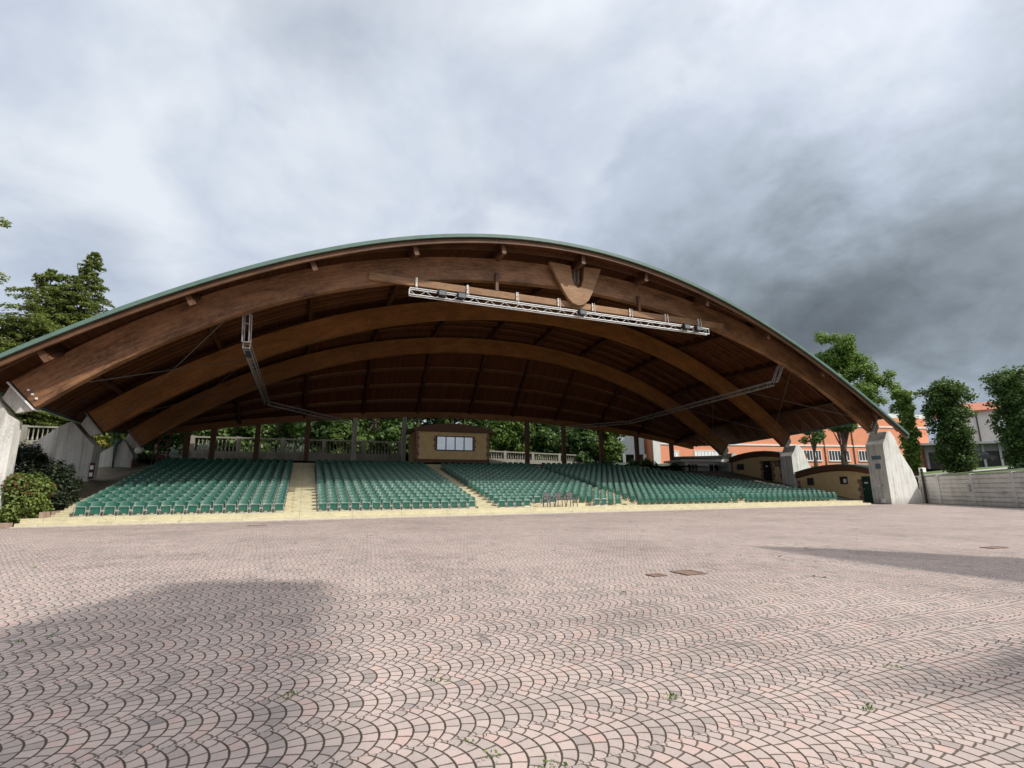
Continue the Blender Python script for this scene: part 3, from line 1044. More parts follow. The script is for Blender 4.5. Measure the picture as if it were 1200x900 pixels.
BLOCKS = [('left block', -9.45, -.7, 0), ('block left of the booth', 1.15, 9.8, 0),
          ('plastic chairs block', 11.5, 20.4, 1), ('block right of plastic chairs', 21.75, 30.3, 0), ('rightmost block', 31.5, 41.5, 0)]
PITCH = .5625
seats = []
for bi, (bn, bx0, bx1, gap) in enumerate(BLOCKS):
    n = int((bx1 - bx0) / PITCH) + 1
    for r in range(ROWS):
        for k in range(n):
            x = bx0 + k * PITCH
            if gap and r == 0 and 13.3 < x < 17.8: continue
            if gap and r == 1 and 15.6 < x < 17.2: continue
            if 9.0 < x < 17.6 and r >= ROWS - 1: continue
            if r > np.interp(x, [31.6, 36, 39, 41.6], [17.5, 9.5, 5, 1.5]): continue
            y = Y0 + r * TREAD + .36
            z = Z0 + r * RISE + .004
            depth = (Vector((x, y, z)) - Vector((0, 0, CAM_H))).dot(Vector(cf))
            seats.append((depth, bi, r, k, n, x, y, z))
seats.sort()
ORD = ['first', 'second', 'third', 'fourth', 'fifth', 'sixth', 'seventh', 'eighth', 'ninth', 'tenth', 'eleventh', 'twelfth', 'thirteenth', 'fourteenth', 'fifteenth', 'sixteenth', 'seventeenth', 'eighteenth']
pan, back, frame, hinge = seat_meshes()
proto = thing('folding_seat', (0, 0, 0), 'green seat', 'seat', 'green tip-up seats in rows')
sp_ = pan.build('seat_pan', M['seat_green'], proto)
sb_ = back.build('backrest', M['seat_green'], proto, smooth=True)
sf_ = frame.build('steel_frame', M['seat_frame_shaded'], proto)
sh_ = hinge.build('front_frame', M['seat_frame'], proto)
kids = (sp_, sb_, sf_, sh_)
random.seed(11)
rank = {}
for (d_, bi, r, k, n, x, y, z) in seats[:300]:
    rank.setdefault((bi, r), []).append((x, k))
for idx, (d_, bi, r, k, n, x, y, z) in enumerate(seats[:300]):
    if idx == 0:
        o = proto
        ks = kids
    else:
        o = proto.copy(); COL.objects.link(o)
        ks = []
        for q in kids:
            c = q.copy(); COL.objects.link(c); c.parent = o; ks.append(c)
    o.location = (x, y, z)
    o.rotation_euler = (random.uniform(-.02, .02), 0, random.uniform(-.03, .03))
    ks[0].rotation_euler = (random.uniform(-.06, .03), 0, 0)
    rows = sorted(rank[(bi, r)])
    # count along the row from the left end of its block
    allx = sorted(s[5] for s in seats if s[1] == bi and s[2] == r)
    i = allx.index(x)
    row = 'front row' if r == 0 else ORD[r] + ' row'
    pos = 'leftmost' if i == 0 else 'rightmost' if i == len(allx) - 1 else ORD[i] + ' from left' if i < len(allx) / 2 else ORD[len(allx) - 1 - i] + ' from right'
    o['label'] = 'green folding seat, %s in %s, %s' % (pos, row, bn)
# the remaining seats, further back
V = []; F = []; MI = []
base = 0
for part, mi in ((pan, 0), (back, 0), (frame, 1)):
    pass
tv = np.array(pan.v + back.v + frame.v); tf = []
o1 = len(pan.v); o2 = o1 + len(back.v)
tf += [tuple(f) for f in pan.f] + [tuple(i + o1 for i in f) for f in back.f] + [tuple(i + o2 for i in f) for f in frame.f]
tmi = [0] * (len(pan.f) + len(back.f)) + [1] * len(frame.f)
for (d_, bi, r, k, n, x, y, z) in seats[300:]:
    tilt = random.uniform(-.02, .02)
    vv = tv.copy(); vv[:, 1] += tilt * vv[:, 2]
    V.append(vv + np.array((x, y, z)))
    F += [tuple(i + base for i in f) for f in tf]
    MI += tmi
    base += len(tv)
me = bpy.data.meshes.new('seat_rows')
me.from_pydata(np.concatenate(V).tolist(), [], F)
me.materials.append(M['seat_green']); me.materials.append(M['seat_frame_shaded'])
me.polygons.foreach_set('material_index', MI)
so = bpy.data.objects.new('seat_rows', me); COL.objects.link(so)
tag(so, 'far rows of green folding seats filling the upper and right terraces', 'seats', None, 'stuff')

# ------------------------------------------------------------------ three grey plastic chairs
def plastic_chair(loc, rz, label):
    o = thing('plastic_chair', (0, 0, 0), label, 'chair', 'grey plastic chairs in front of the seats')
    mb = MB(); mb.hexa([(-.22, -.22, .42), (.22, -.22, .42), (.2, .2, .40), (-.2, .2, .40), (-.22, -.22, .45), (.22, -.22, .45), (.2, .2, .43), (-.2, .2, .43)])
    mb.build('seat', M['grey_plastic'], o)
    mb = MB()
    for i in range(5):
        x = -.17 + i * .085
        mb.hexa([(x - .03, .19, .44), (x + .03, .19, .44), (x + .03, .215, .44), (x - .03, .215, .44), (x - .03, .29, .84), (x + .03, .29, .84), (x + .03, .315, .84), (x - .03, .315, .84)])
    mb.bar((-.22, .30, .86), (.22, .30, .86), .03, .09)
    mb.build('backrest', M['grey_plastic'], o)
    for sx in (-1, 1):
        mb = MB(); mb.bar((sx * .24, -.2, .64), (sx * .22, .26, .66), .05, .03); mb.bar((sx * .22, .22, .44), (sx * .22, .29, .86), .04, .04, (0, 1, 0))
        mb.build('armrest', M['grey_plastic'], o)
        for sy in (-1, 1):
            mb = MB()
            mb.bar((sx * .26, sy * .25, 0), (sx * .22, sy * .19, .64 if sy < 0 else .44), .045, .035, (0, 1, 0))
            mb.build('leg', M['grey_plastic'], o)
    o.location = loc; o.rotation_euler = (0, 0, rz)
    return o


plastic_chair((14.5, 29.75, .36), .12, 'left of the three grey plastic chairs in the gap of the front row')
plastic_chair((15.3, 29.74, .36), -.05, 'middle grey plastic chair between its two twins before the green seats')
plastic_chair((16.15, 29.76, .36), .05, 'right of the three grey plastic chairs in the gap of the front row')

# ------------------------------------------------------------------ lighting trusses
def truss_run(mb, a, b, w=.32, h=.32, step=.5, tri=False):
    a = Vector(a); b = Vector(b)
    d = (b - a); L = d.length; d.normalize()
    s = d.cross(Vector((0, 0, 1)))
    if s.length < .1: s = Vector((1, 0, 0))
    s.normalize(); u = s.cross(d).normalized()
    cor = [s * w / 2 + u * h / 2, -s * w / 2 + u * h / 2, -s * w / 2 - u * h / 2, s * w / 2 - u * h / 2]
    for c in cor: mb.tube([a + c, b + c], .032, 6)
    n = max(2, int(L / step))
    for i in range(n):
        p, q = a + d * L * i / n, a + d * L * (i + 1) / n
        for k in (1,):
            c0, c1 = cor[k], cor[(k + 1) % 4]
            if i % 2: c0, c1 = c1, c0
            mb.tube([p + c0, q + c1], .017, 4)
        if i % 2: mb.tube([p + cor[0], p + cor[1]], .014, 4); mb.tube([p + cor[2], p + cor[3]], .014, 4)
    for p in (a, b):
        for k in range(4): mb.tube([p + cor[k], p + cor[(k + 1) % 4]], .02, 5)


ft = thing('lighting_truss', (16, 28.55, 13), 'long white aluminium truss hanging level below the front tie beam', 'truss')
mb = MB(); truss_run(mb, (5.1, 28.55, 12.92), (27.45, 28.55, 12.92), .26, .40)
mb.build('lattice', M['galv_steel'], ft)
for x in (5.55, 8.75, 12.1, 15.1, 17.75, 20.8, 23.9, 26.95):
    mb = MB(); mb.tube([(x, 28.55, 13.08), (x, 28.62, 13.9)], .018, 5); mb.bx(x - .035, x + .035, 28.86, 28.92, 13.44, 14.0)
    mb.bar((x, 28.6, 13.7), (x, 28.9, 13.7), .03, .03)
    mb.build('hanger', M['white_paint'], ft)


def stage_light(x, label):
    o = thing('stage_light', (x, 28.3, 12.9), label, 'stage light', 'black stage lights on the front truss')
    mb = MB(); mb.box((x, 28.28, 12.98), (.48, .30, .34)); mb.box((x, 28.28, 13.18), (.38, .22, .07))
    mb.build('housing', M['black_lamp'], o)
    mb = MB(); mb.box((x, 28.12, 12.96), (.4, .03, .26)); mb.build('lens', M['lamp_lens'], o)
    mb = MB(); mb.bar((x - .27, 28.28, 12.95), (x - .27, 28.5, 13.1), .04, .05); mb.bar((x + .27, 28.28, 12.95), (x + .27, 28.5, 13.1), .04, .05)
    mb.build('yoke', M['dark_steel'], o)


for x, l in ((7.0, 'leftmost stage light clamped on the white truss'), (8.2, 'second stage light from the left end of the white truss'),
             (16.55, 'single stage light under the forked crown piece'), (25.2, 'stage light second from the right end of the white truss'),
             (26.3, 'rightmost stage light at the end of the white truss')):
    stage_light(x, l)

st = thing('side_truss', (-3.3, 30, 9.3), 'grey truss hanging from the left of the front arch and bending inward', 'truss')
mb = MB()
truss_run(mb, (-3.35, 29.75, 10.85), (-3.3, 30.0, 9.35), .34, .34)
truss_run(mb, (-3.3, 30.2, 9.25), (-3.3, 48.9, 9.08), .34, .34)
truss_run(mb, (-3.2, 49.0, 9.05), (3.9, 51.2, 7.9), .30, .30)
mb.build('lattice', M['truss_shaded'], st)
mb = MB(); mb.box((-3.3, 31.6, 9.1), (.3, .3, .34)); mb.build('junction_box', M['black_lamp'], st)
st = thing('side_truss', (35.4, 30, 9.8), 'grey truss hanging from the right of the front arch and running to the back', 'truss')
mb = MB()
truss_run(mb, (36.05, 29.75, 11.3), (35.5, 30.0, 10.0), .34, .34)
truss_run(mb, (35.4, 30.2, 9.85), (35.5, 50.2, 9.2), .34, .34)
truss_run(mb, (35.4, 50.3, 9.15), (25.8, 51.3, 8.15), .30, .30)
mb.build('lattice', M['truss_shaded'], st)

# ------------------------------------------------------------------ control room at the top of the seats
cr_ = thing('control_room', (13.2, 48.2, 3.6), 'small ochre control booth with four panes at the top of the seats', 'booth')
X0, X1, YF, YB_, ZB, ZT = 9.65, 16.95, 47.9, 51.2, 3.5, 6.95
mb = MB(); mb.bx(X0, X1, YF, YB_, ZB, ZT); mb.build('wall', M['ochre_plaster'], cr_)
mb = MB()
for x in (X0, X1):
    for k in range(9):
        w = .34 if k % 2 else .24
        mb.bx(x - .015 if x == X0 else x - w, x + w if x == X0 else x + .015, YF - .02, YF + .3, ZB + .38 * k, ZB + .38 * k + .36)
mb.build('quoin', M['red_quoin'], cr_)
for x in (11.6, 15.3):
    mb = MB()
    for k in range(5):
        w = .26 if k % 2 else .16
        xa, xb_ = (x - w, x) if x < 13 else (x, x + w)
        mb.bx(xa, xb_, YF - .02, YF + .02, 5.2 + .28 * k, 5.2 + .28 * k + .26)
    mb.build('window_surround', M['red_quoin'], cr_)
poly = [(X0 - .3, ZT), (X0 - .3, ZT + .28)] + [(X0 - .3 + (X1 - X0 + .6) * i / 14, ZT + .3 + .5 * math.sin(math.pi * i / 14)) for i in range(15)] + [(X1 + .3, ZT + .28), (X1 + .3, ZT)]
mb = MB(); mb.prism(poly, 'y', YF - .4, YB_ + .3); mb.build('roof', M['brown_trim'], cr_)
mb = MB(); mb.bx(X0 - .02, X1 + .02, YF - .04, YF + .02, ZB, ZB + .85); mb.build('plinth', M['brown_trim'], cr_)
wf = MB()
for z in (5.2, 6.53): wf.bx(11.62, 15.28, YF - .06, YF + .02, z - .05, z + .05)
for k in range(5):
    x = 11.65 + 3.6 * k / 4
    wf.bx(x - .045, x + .045, YF - .055, YF + .02, 5.25, 6.48)
wo = wf.build('window', M['dark_steel'], cr_)
mb = MB(); mb.bx(11.65, 15.25, YF - .025, YF - .01, 5.25, 6.48); mb.build('pane', M['pale_glass'], wo)

# ------------------------------------------------------------------ ochre cabins on the right
def cabin(label, y0, y1, zb, zl, zc, zr, yc, door, wins, zdoor, mat_door):
    X = 46.4
    o = thing('ochre_cabin', (X, (y0 + y1) / 2, zb), label, 'cabin', 'ochre cabins with curved roofs')
    n = 16
    prof = []
    for i in range(n + 1):
        y = y0 + (y1 - y0) * i / n
        k = (y - yc) / ((y1 - yc) if y > yc else (yc - y0))
        ze = zl if y > yc else zr
        prof.append((y, zc - (zc - ze) * k * k))
    wall = [(y0, zb - .5)] + [(y, z - .5) for y, z in prof] + [(y1, zb - .5)]
    mb = MB(); mb.prism(wall, 'x', X, X + 3.6); mb.build('wall', M['ochre_plaster'], o)
    mb = MB(); mb.prism([(y, z - .44) for y, z in prof] + [(y, z) for y, z in prof[::-1]], 'x', X - .22, X + 3.8); mb.build('fascia', M['brown_trim'], o)
    mb = MB(); mb.prism([(y, z + .003) for y, z in prof] + [(y, z + .11) for y, z in prof[::-1]], 'x', X - .34, X + 3.9); mb.build('roof', M['roof_green'], o)
    for y in (y0 + .06, door[0] - .02, door[1] + .02, y1 - .3):
        mb = MB()
        for k in range(int((zr - zb - .5) / .36) + 2):
            w = .4 if k % 2 else .26
            z = zb + .36 * k
            if z + .34 > min(zl, zr) - .45: break
            ya, yb_ = (y - w, y) if y == door[0] - .02 else (y, y + w)
            mb.bx(X - .02, X + .1, max(y0, ya), min(y1, yb_), z, z + .34)
        if mb.f: mb.build('quoin', M['red_quoin'], o)
    d = MB(); d.bx(X - .05, X + .05, door[0], door[1], zb - .1, zdoor); do = d.build('door', mat_door, o)
    mb = MB(); mb.bx(X - .06, X - .052, (door[0] + door[1]) / 2 - .16, (door[0] + door[1]) / 2 + .16, zdoor - .62, zdoor - .5); mb.build('door_plate', M['white_sign'], do)
    mb = MB(); mb.tube([(X - .1, door[1] - .1, zdoor - 1.1), (X - .1, door[1] - .2, zdoor - 1.1)], .02, 6); mb.build('handle', M['galv_steel'], do)
    for ya, yb_, za, zb_ in wins:
        w = MB()
        w.bx(X - .04, X + .02, ya - .06, yb_ + .06, za - .06, za); w.bx(X - .04, X + .02, ya - .06, yb_ + .06, zb_, zb_ + .06)
        w.bx(X - .04, X + .02, ya - .06, ya, za, zb_); w.bx(X - .04, X + .02, yb_, yb_ + .06, za, zb_)
        wo = w.build('window', M['brown_trim'], o)
        p = MB(); p.bx(X - .02, X - .008, ya, yb_, za, zb_); p.build('pane', M['dark_glass'], wo)
    return o


ca = cabin('lower ochre cabin with two small windows and a green door beside the pale buttress', 30.62, 37.9, 0.0, 2.85, 3.45, 3.05, 33.4, (30.64, 31.38), [(36.15, 36.75, 1.72, 2.32), (32.75, 33.35, 1.78, 2.36)], 2.38, M['door_green'])
mb = MB(); mb.bx(46.372, 46.378, 32.82, 33.1, 1.86, 2.2); mb.build('paper_notice', M['white_sign'], ca)
cabin('upper ochre cabin with a dark open doorway at the top right of the seats', 39.42, 46.48, 2.2, 4.8, 5.3, 5.0, 42.3, (40.9, 41.9), [(44.6, 45.5, 3.55, 4.1), (39.75, 40.35, 3.7, 4.22)], 4.3, M['door_dark'])

# ------------------------------------------------------------------ balustrades and rails at the back
def balustrade(label, a, b, zb, h, step=.32):
    a = Vector(a); b = Vector(b)
    d = (b - a).normalized(); L = (b - a).length
    o = thing('stone_balustrade', (a + b) / 2, label, 'balustrade', 'stone balustrades behind the seats')
    mb = MB(); mb.bar(a + Vector((0, 0, h - .07)), b + Vector((0, 0, h - .07)), .3, .14); mb.build('top_rail', M['old_stone'], o)
    mb = MB(); mb.bar(a + Vector((0, 0, .08)), b + Vector((0, 0, .08)), .3, .16); mb.build('bottom_rail', M['old_stone'], o)
    mb = MB(); mb.bar(a + Vector((0, 0, -1.2)), b + Vector((0, 0, -1.2)), .36, 2.4); mb.build('base_wall', M['old_stone'], o)
    n = int(L / step)
    npost = max(1, int(L / 3.2))
    posts = [L * i / npost for i in range(npost + 1)]
    first = None
    for i in range(n):
        s = (i + .5) * step
        if min(abs(s - q) for q in posts) < .22: continue
        p = a + d * s
        if first is None:
            mb = MB()
            mb.tube([p + Vector((0, 0, z)) for z in (.15, .3, .5, h * .62, h - .14)], [.06, .085, .05, .04, .06], 6)
            first = mb.build('baluster', M['old_stone'], o); p0 = p
        else:
            c = first.copy(); COL.objects.link(c); c.parent = o; c.location = p - p0
    for q in posts:
        m2 = MB(); p = a + d * q; m2.box(p + Vector((0, 0, h / 2 + .02)), (.36, .36, h + .06), math.atan2(d.y, d.x)); m2.build('post', M['old_stone'], o)
    return o


balustrade('weathered stone balustrade behind the left seat blocks', (-9.6, 54.9, 5.05), (9.4, 54.9, 5.05), 5.05, 1.5)
balustrade('pale stone balustrade right of the control booth', (18.3, 56.6, 4.95), (33.5, 58.2, 4.75), 4.9, 1.05)
balustrade('pale balustrade fragment at the far left above the grey buttresses', (-29.5, 56.0, 5.75), (-18.6, 56.0, 5.75), 5.7, 1.4)

rt = thing('dark_red_ladder', (-10.1, 47, 3.3), 'dark red metal frame standing by the top left corner of the seats', 'ladder')
mb = MB()
for x in (-10.45, -9.75): mb.bar((x, 46.8, 3.4), (x + .05, 46.8, 5.9), .09, .09, (0, 1, 0))
for z in (3.9, 4.4, 4.9, 5.4): mb.bar((-10.45, 46.8, z), (-9.75, 46.8, z), .07, .09)
mb.build('frame', M['dark_red_steel'], rt)
mb = MB(); mb.bx(-10.3, -9.9, 46.72, 46.76, 3.95, 4.3); mb.build('panel', M['dark_red_steel'], rt)
hr = thing('handrail', (-9.3, 44, 3), 'dark metal handrail beside the upper left rows', 'handrail')
mb = MB()
for y in (42.6, 44.0, 45.4): mb.bar((-9.75, y, Z0 + (y - Y0) / TREAD * RISE), (-9.75, y, Z0 + (y - Y0) / TREAD * RISE + 1.0), .05, .05, (0, 1, 0))
mb.build('post', M['dark_steel'], hr)
mb = MB(); mb.bar((-9.75, 42.5, Z0 + (42.5 - Y0) / TREAD * RISE + 1.0), (-9.75, 45.6, Z0 + (45.6 - Y0) / TREAD * RISE + 1.0), .06, .05)
mb.build('rail', M['dark_steel'], hr)

gl = thing('globe_lamp', (-11.4, 46.1, 4.3), 'white globe lamp on the corner of the small grey buttress', 'lamp')
mb = MB()
for i in range(7):
    pass
sph = []
for i in range(9):
    a = math.pi * i / 8
    sph.append((math.cos(a), math.sin(a)))
mb.tube([(-11.45, 46.0, 4.55 + .27 * -c) for c, s in sph], [max(.01, .27 * s) for c, s in sph], 12)
mb.build('globe', M['globe_white'], gl, smooth=True)
mb = MB(); mb.tube([(-11.45, 46.0, 4.3), (-11.45, 46.0, 4.0), (-11.6, 46.25, 3.9)], .04, 6); mb.build('bracket', M['dark_steel'], gl)

for nm, x, y, z, lab in (('hydrant_sign', -11.62, 37.9, 2.75, 'small red and white hydrant sign on the grey pointed buttress'),
                         ('fire_extinguisher', -11.75, 46.12, 3.6, 'red fire extinguisher on the corner of the small grey buttress'),
                         ('hydrant_box', -12.35, 29.04, 2.25, 'small red box on the sunlit white buttress at the left edge')):
    o = thing(nm, (x, y, z), lab, nm.replace('_', ' '))
    if nm == 'hydrant_sign':
        mb = MB(); mb.bx(x - .12, x + .12, y - .06, y, z - .5, z + .45); mb.build('board', M['dark_red_steel'], o)
        mb = MB(); mb.box((x, y - .075, z + .18), (.16, .02, .24)); mb.box((x, y - .075, z - .24), (.16, .02, .22)); mb.build('white_panel', M['white_sign'], o)
    elif nm == 'fire_extinguisher':
        mb = MB(); mb.tube([(x, y, z - .3), (x, y, z + .2), (x, y, z + .3)], [.09, .09, .03], 10); mb.build('cylinder', M['dark_red_steel'], o)
        mb = MB(); mb.tube([(x, y, z + .3), (x + .1, y, z + .36), (x + .14, y, z + .1)], .025, 5); mb.build('hose', M['black_lamp'], o)
    else:
        mb = MB(); mb.box((x, y, z), (.22, .12, .5)); mb.build('case', M['red_sign'], o)
        mb = MB(); mb.box((x, y - .07, z), (.14, .02, .2)); mb.build('label_plate', M['white_sign'], o)

pl = thing('stone_planter', (-13.5, 29.2, 0), 'low reddish stone planter edge in front of the round bush', 'planter')
mb = MB(); mb.bx(-19, -11.25, 28.45, 28.75, -.1, .22); mb.build('front_edge', M['planter_stone'], pl)
mb = MB(); mb.bx(-10.62, -10.5, 29.3, 33.5, -.1, .62); mb.build('side_edge', M['planter_stone'], pl)
wl = tag(MB().build('x', M['concrete_smooth']), 'x')
bpy.data.objects.remove(wl)
rw = thing('retaining_wall', (-12.5, 41, 1.5), 'low stained concrete wall stepping up between the two grey buttresses', 'wall')
mb = MB(); mb.bx(-11.75, -11.45, 34.5, 38.0, 0, 1.35); mb.bx(-11.75, -11.45, 39.3, 46.25, 0, 2.15); mb.build('wall_body', M['concrete_grey'], rw)
mb = MB(); mb.bx(-11.82, -11.38, 39.28, 46.27, 2.15, 2.27); mb.build('coping', M['concrete_smooth'], rw)

# ------------------------------------------------------------------ panel fence on the right
fe = thing('panel_fence', (FA + FB) / 2, 'grey precast concrete panel fence at the right side of the square', 'fence')
FH = 2.3
LF = 22.0
cuts = [0, 3.0, 7.6, 12.2, 16.8, 21.4]
for i in range(5):
    s0, s1 = cuts[i], cuts[i + 1]
    mb = MB()
    nc = 7
    p, q = FA + fd * (s0 + .1), FA + fd * (s1 - .1)
    mb.bar(p + Vector((0, 0, FH / 2)), q + Vector((0, 0, FH / 2)), .05, FH)
    for k in range(nc):
        z = (k + .5) * FH / nc
        mb.bar(p + Vector((0, 0, z)), q + Vector((0, 0, z)), .17, FH / nc - .07)
    mb.build('slab_panel', M['fence_panel'], fe)
for q in cuts:
    mb = MB(); p = FA + fd * q
    mb.box(p + Vector((0, 0, FH / 2 + .05)), (.24, .3, FH + .12), math.atan2(fd.y, fd.x)); mb.build('post', M['fence_panel'], fe)
mb = MB(); mb.bar(FA + Vector((0, 0, FH + .04)), FA + fd * LF + Vector((0, 0, FH + .04)), .14, .06); mb.build('coping', M['concrete_smooth'], fe)
mb = MB(); mb.box(FA + fd * 7.4 - fnrm * .18 + Vector((0, 0, 1.3)), (.3, .22, .5), math.atan2(fd.y, fd.x)); mb.build('junction_box', M['seat_frame'], fe)
pp = thing('dark_pipe_post', (50.75, 29.2, 0), 'dark leaning pipe between the pale buttress and the panel fence', 'post')
mb = MB(); mb.tube([(50.85, 28.98, 0), (50.85, 28.98, 3.0)], .1, 8); mb.build('pipe', M['dark_steel'], pp)
mb = MB(); mb.box((51.1, 29.05, 2.9), (.5, .3, .4)); mb.build('cap_box', M['white_sign'], pp)
rk = thing('rust_bracket', FB, 'small red cloth tied on the fence near the right edge of the picture', 'cloth')
pr_ = at(1197, 573, 36)
mb = MB(); mb.box(pr_, (.25, .12, .35), .4); mb.box(pr_ + Vector((.08, 0, -.25)), (.14, .1, .22), .2); mb.build('folds', M['red_sign'], rk)

# ------------------------------------------------------------------ buildings behind
def facade_box(o, A, B, depth, z0, z1, name, mat):
    A = Vector((A[0], A[1], 0)); B = Vector((B[0], B[1], 0))
    d = (B - A).normalized(); n = Vector((-d.y, d.x, 0))
    mb = MB()
    p = [A, B, B + n * depth, A + n * depth]
    mb.hexa([(q.x, q.y, z0) for q in p] + [(q.x, q.y, z1) for q in p])
    return mb.build(name, mat, o)


def on_wall(A, B, s0, s1, z0, z1, out0, out1, mb):
    A = Vector((A[0], A[1], 0)); B = Vector((B[0], B[1], 0))
    d = (B - A).normalized(); n = Vector((d.y, -d.x, 0))
    p = [A + d * s0 + n * out0, A + d * s1 + n * out0, A + d * s1 + n * out1, A + d * s0 + n * out1]
    mb.hexa([(q.x, q.y, z0) for q in p] + [(q.x, q.y, z1) for q in p])


SA, SB = at(768, 540, 80), at(1096, 560, 91)
sch = thing('school_building', ((SA.x + SB.x) / 2, (SA.y + SB.y) / 2, 2), 'long orange school building with white bands behind the pavilion', 'building')
facade_box(sch, SA, SB, 14, 1.0, 13.6, 'wall', M['orange_plaster'])
mb = MB(); facade = facade_box(sch, SA - Vector((0, 0, 0)), SB, 14.6, 13.6, 14.3, 'roof', M['white_paint'])
SL = (Vector((SB.x, SB.y)) - Vector((SA.x, SA.y))).length
for z in (8.45, 11.9):
    mb = MB(); on_wall(SA, SB, 0, SL, z - .12, z + .12, -.02, .1, mb); mb.build('string_course', M['white_paint'], sch)
mb = MB(); on_wall(SA, SB, -.3, .9, 1, 13.7, -.02, .15, mb); mb.build('corner_pilaster', M['offwhite_wall'], sch)


def s_on_school(px):
    best = 0
    lo, hi = 0.0, 1.0
    A = Vector((SA.x, SA.y)); B = Vector((SB.x, SB.y))
    for _ in range(40):
        mid = (lo + hi) / 2
        p = A + (B - A) * mid
        q = np.array([p.x, p.y, 7 - CAM_H])
        x = 600 + CAM_F * (q @ cr) / (q @ cf)
        if x < px: lo = mid
        else: hi = mid
    return lo * SL


for pa, pb, za, zb_ in ((788, 795, 5.9, 7.3), (814, 842, 5.9, 7.4), (935, 962, 6.0, 7.6), (971, 995, 6.0, 7.6), (1006, 1027, 6.0, 7.6)):
    s0, s1 = s_on_school(pa), s_on_school(pb)
    w = MB()
    on_wall(SA, SB, s0 - .12, s1 + .12, za - .2, za, .0, .14, w)
    on_wall(SA, SB, s0 - .1, s1 + .1, zb_, zb_ + .1, .0, .08, w)
    n = max(2, int(round((s1 - s0) / .58)))
    for i in range(n + 1):
        s = s0 + (s1 - s0) * i / n
        on_wall(SA, SB, s - .06, s + .06, za, zb_, 0, .07, w)
    wo = w.build('window', M['white_paint'], sch)
    p = MB(); on_wall(SA, SB, s0, s1, za, zb_, .0, .03, p); p.build('pane', M['white_pane'] if pa < 900 else M['dark_glass'], wo)
for pa in (967, 1001):
    s = s_on_school(pa)
    mb = MB(); on_wall(SA, SB, s - .06, s + .06, 1, 13.4, .02, .14, mb); mb.build('downpipe', M['brown_trim'], sch)

br_ = thing('brick_stair_tower', at(757, 530, 86), 'brown brick stair tower at the left end of the orange school', 'building')
TA, TB = at(747, 540, 84), at(765, 540, 85)
facade_box(br_, TA, TB, 8, 2, 13.2, 'wall', M['brown_brick'])
mb = MB(); on_wall(TA, TB, .6, 2.4, 7.0, 7.2, 0, .2, mb); mb.build('string_course', M['white_paint'], br_)
gp = thing('raised_annex', at(735, 530, 82), 'light grey panelled annex raised on posts left of the brick tower', 'building')
GA, GB = at(714, 540, 82), at(756, 540, 82)
facade_box(gp, GA, GB, 6, 6.9, 9.9, 'panel_wall', M['grey_panel'])
GL = (GB - GA).length
for s in (.3, 2.2, 4.0, 5.5):
    mb = MB(); on_wall(GA, GB, s, s + .45, 3.0, 6.9, -.3, .1, mb); mb.build('post', M['offwhite_wall'], gp)
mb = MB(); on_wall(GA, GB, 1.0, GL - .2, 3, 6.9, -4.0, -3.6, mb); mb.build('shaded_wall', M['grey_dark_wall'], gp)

hu = thing('white_kiosk', at(825, 545, 62), 'white glazed kiosk with a dark flat roof at the far right of the seats', 'kiosk')
HA, HB = at(803, 548, 60), at(850, 547, 61.5)
facade_box(hu, HA, HB, 3, 2.0, 4.5, 'wall', M['white_paint'])
facade_box(hu, at(798, 541, 59.4), at(854, 539.5, 60.8), 4, 4.53, 4.78, 'roof', M['white_paint'])
HL = (Vector((HB.x, HB.y)) - Vector((HA.x, HA.y))).length
for a_, b_ in ((.06, .30), (.58, .95)):
    w = MB(); 
    for k in range(4):
        s = HL * (a_ + (b_ - a_) * k / 3); on_wall(HA, HB, s - .06, s + .06, 3.45, 4.25, 0, .06, w)
    on_wall(HA, HB, HL * a_, HL * b_, 3.39, 3.47, 0, .08, w)
    wo = w.build('window', M['white_paint'], hu)
    p = MB(); on_wall(HA, HB, HL * a_, HL * b_, 3.48, 4.25, 0, .025, p); p.build('pane', M['dark_glass'], wo)
hs = thing('dark_flat_shed', at(810, 538, 70), 'dark flat-roofed shed just behind the white kiosk', 'shed')
facade_box(hs, at(792, 545, 68), at(852, 542, 66), 4, 3, 5.3, 'wall', M['grey_dark_wall'])
facade_box(hs, at(788, 541, 67.5), at(856, 539, 65.5), 6, 5.33, 5.6, 'roof', M['dark_steel'])

ho = thing('white_house', at(1148, 520, 112), 'white house with a red tiled roof between the two clipped trees', 'house')
WA, WB = at(1112, 540, 114), at(1185, 545, 108)
facade_box(ho, WA, WB, 10, 4, 17.6, 'wall', M['offwhite_wall'])
A3 = Vector((WA.x, WA.y, 17.6)); B3 = Vector((WB.x, WB.y, 17.6)); d3 = (B3 - A3).normalized(); n3 = Vector((-d3.y, d3.x, 0))
mb = MB(); A4, B4 = A3 - d3 * .7 - n3 * .7, B3 + d3 * .7 - n3 * .7
mb.hexa([A4, B4, B4 + n3 * 12, A4 + n3 * 12, A4 + Vector((0, 0, .25)), B4 + Vector((0, 0, .25)), B4 + n3 * 6 + Vector((0, 0, 2.6)), A4 + n3 * 6 + Vector((0, 0, 2.6))])
mb.build('roof', M['roof_tile'], ho)
WL = (WB - WA).length
mb = MB(); on_wall(WA, WB, WL * .58, WL * .60, 4, 17.4, .02, .2, mb); mb.build('downpipe', M['dark_steel'], ho)
for f_ in (.42, .78):
    w = MB(); on_wall(WA, WB, WL * f_ - .1, WL * f_ + 1.2, 9.2, 11.2, 0, .06, w); wo = w.build('window', M['white_paint'], ho)
    p = MB(); on_wall(WA, WB, WL * f_, WL * f_ + 1.1, 9.3, 11.1, 0.0, .08, p); p.build('pane', M['dark_glass'], wo)
ga = thing('grey_garage', at(1130, 530, 88), 'low grey garage with dark bays behind the clipped trees', 'garage')
GA2, GB2 = at(1088, 550, 90), at(1196, 545, 86)
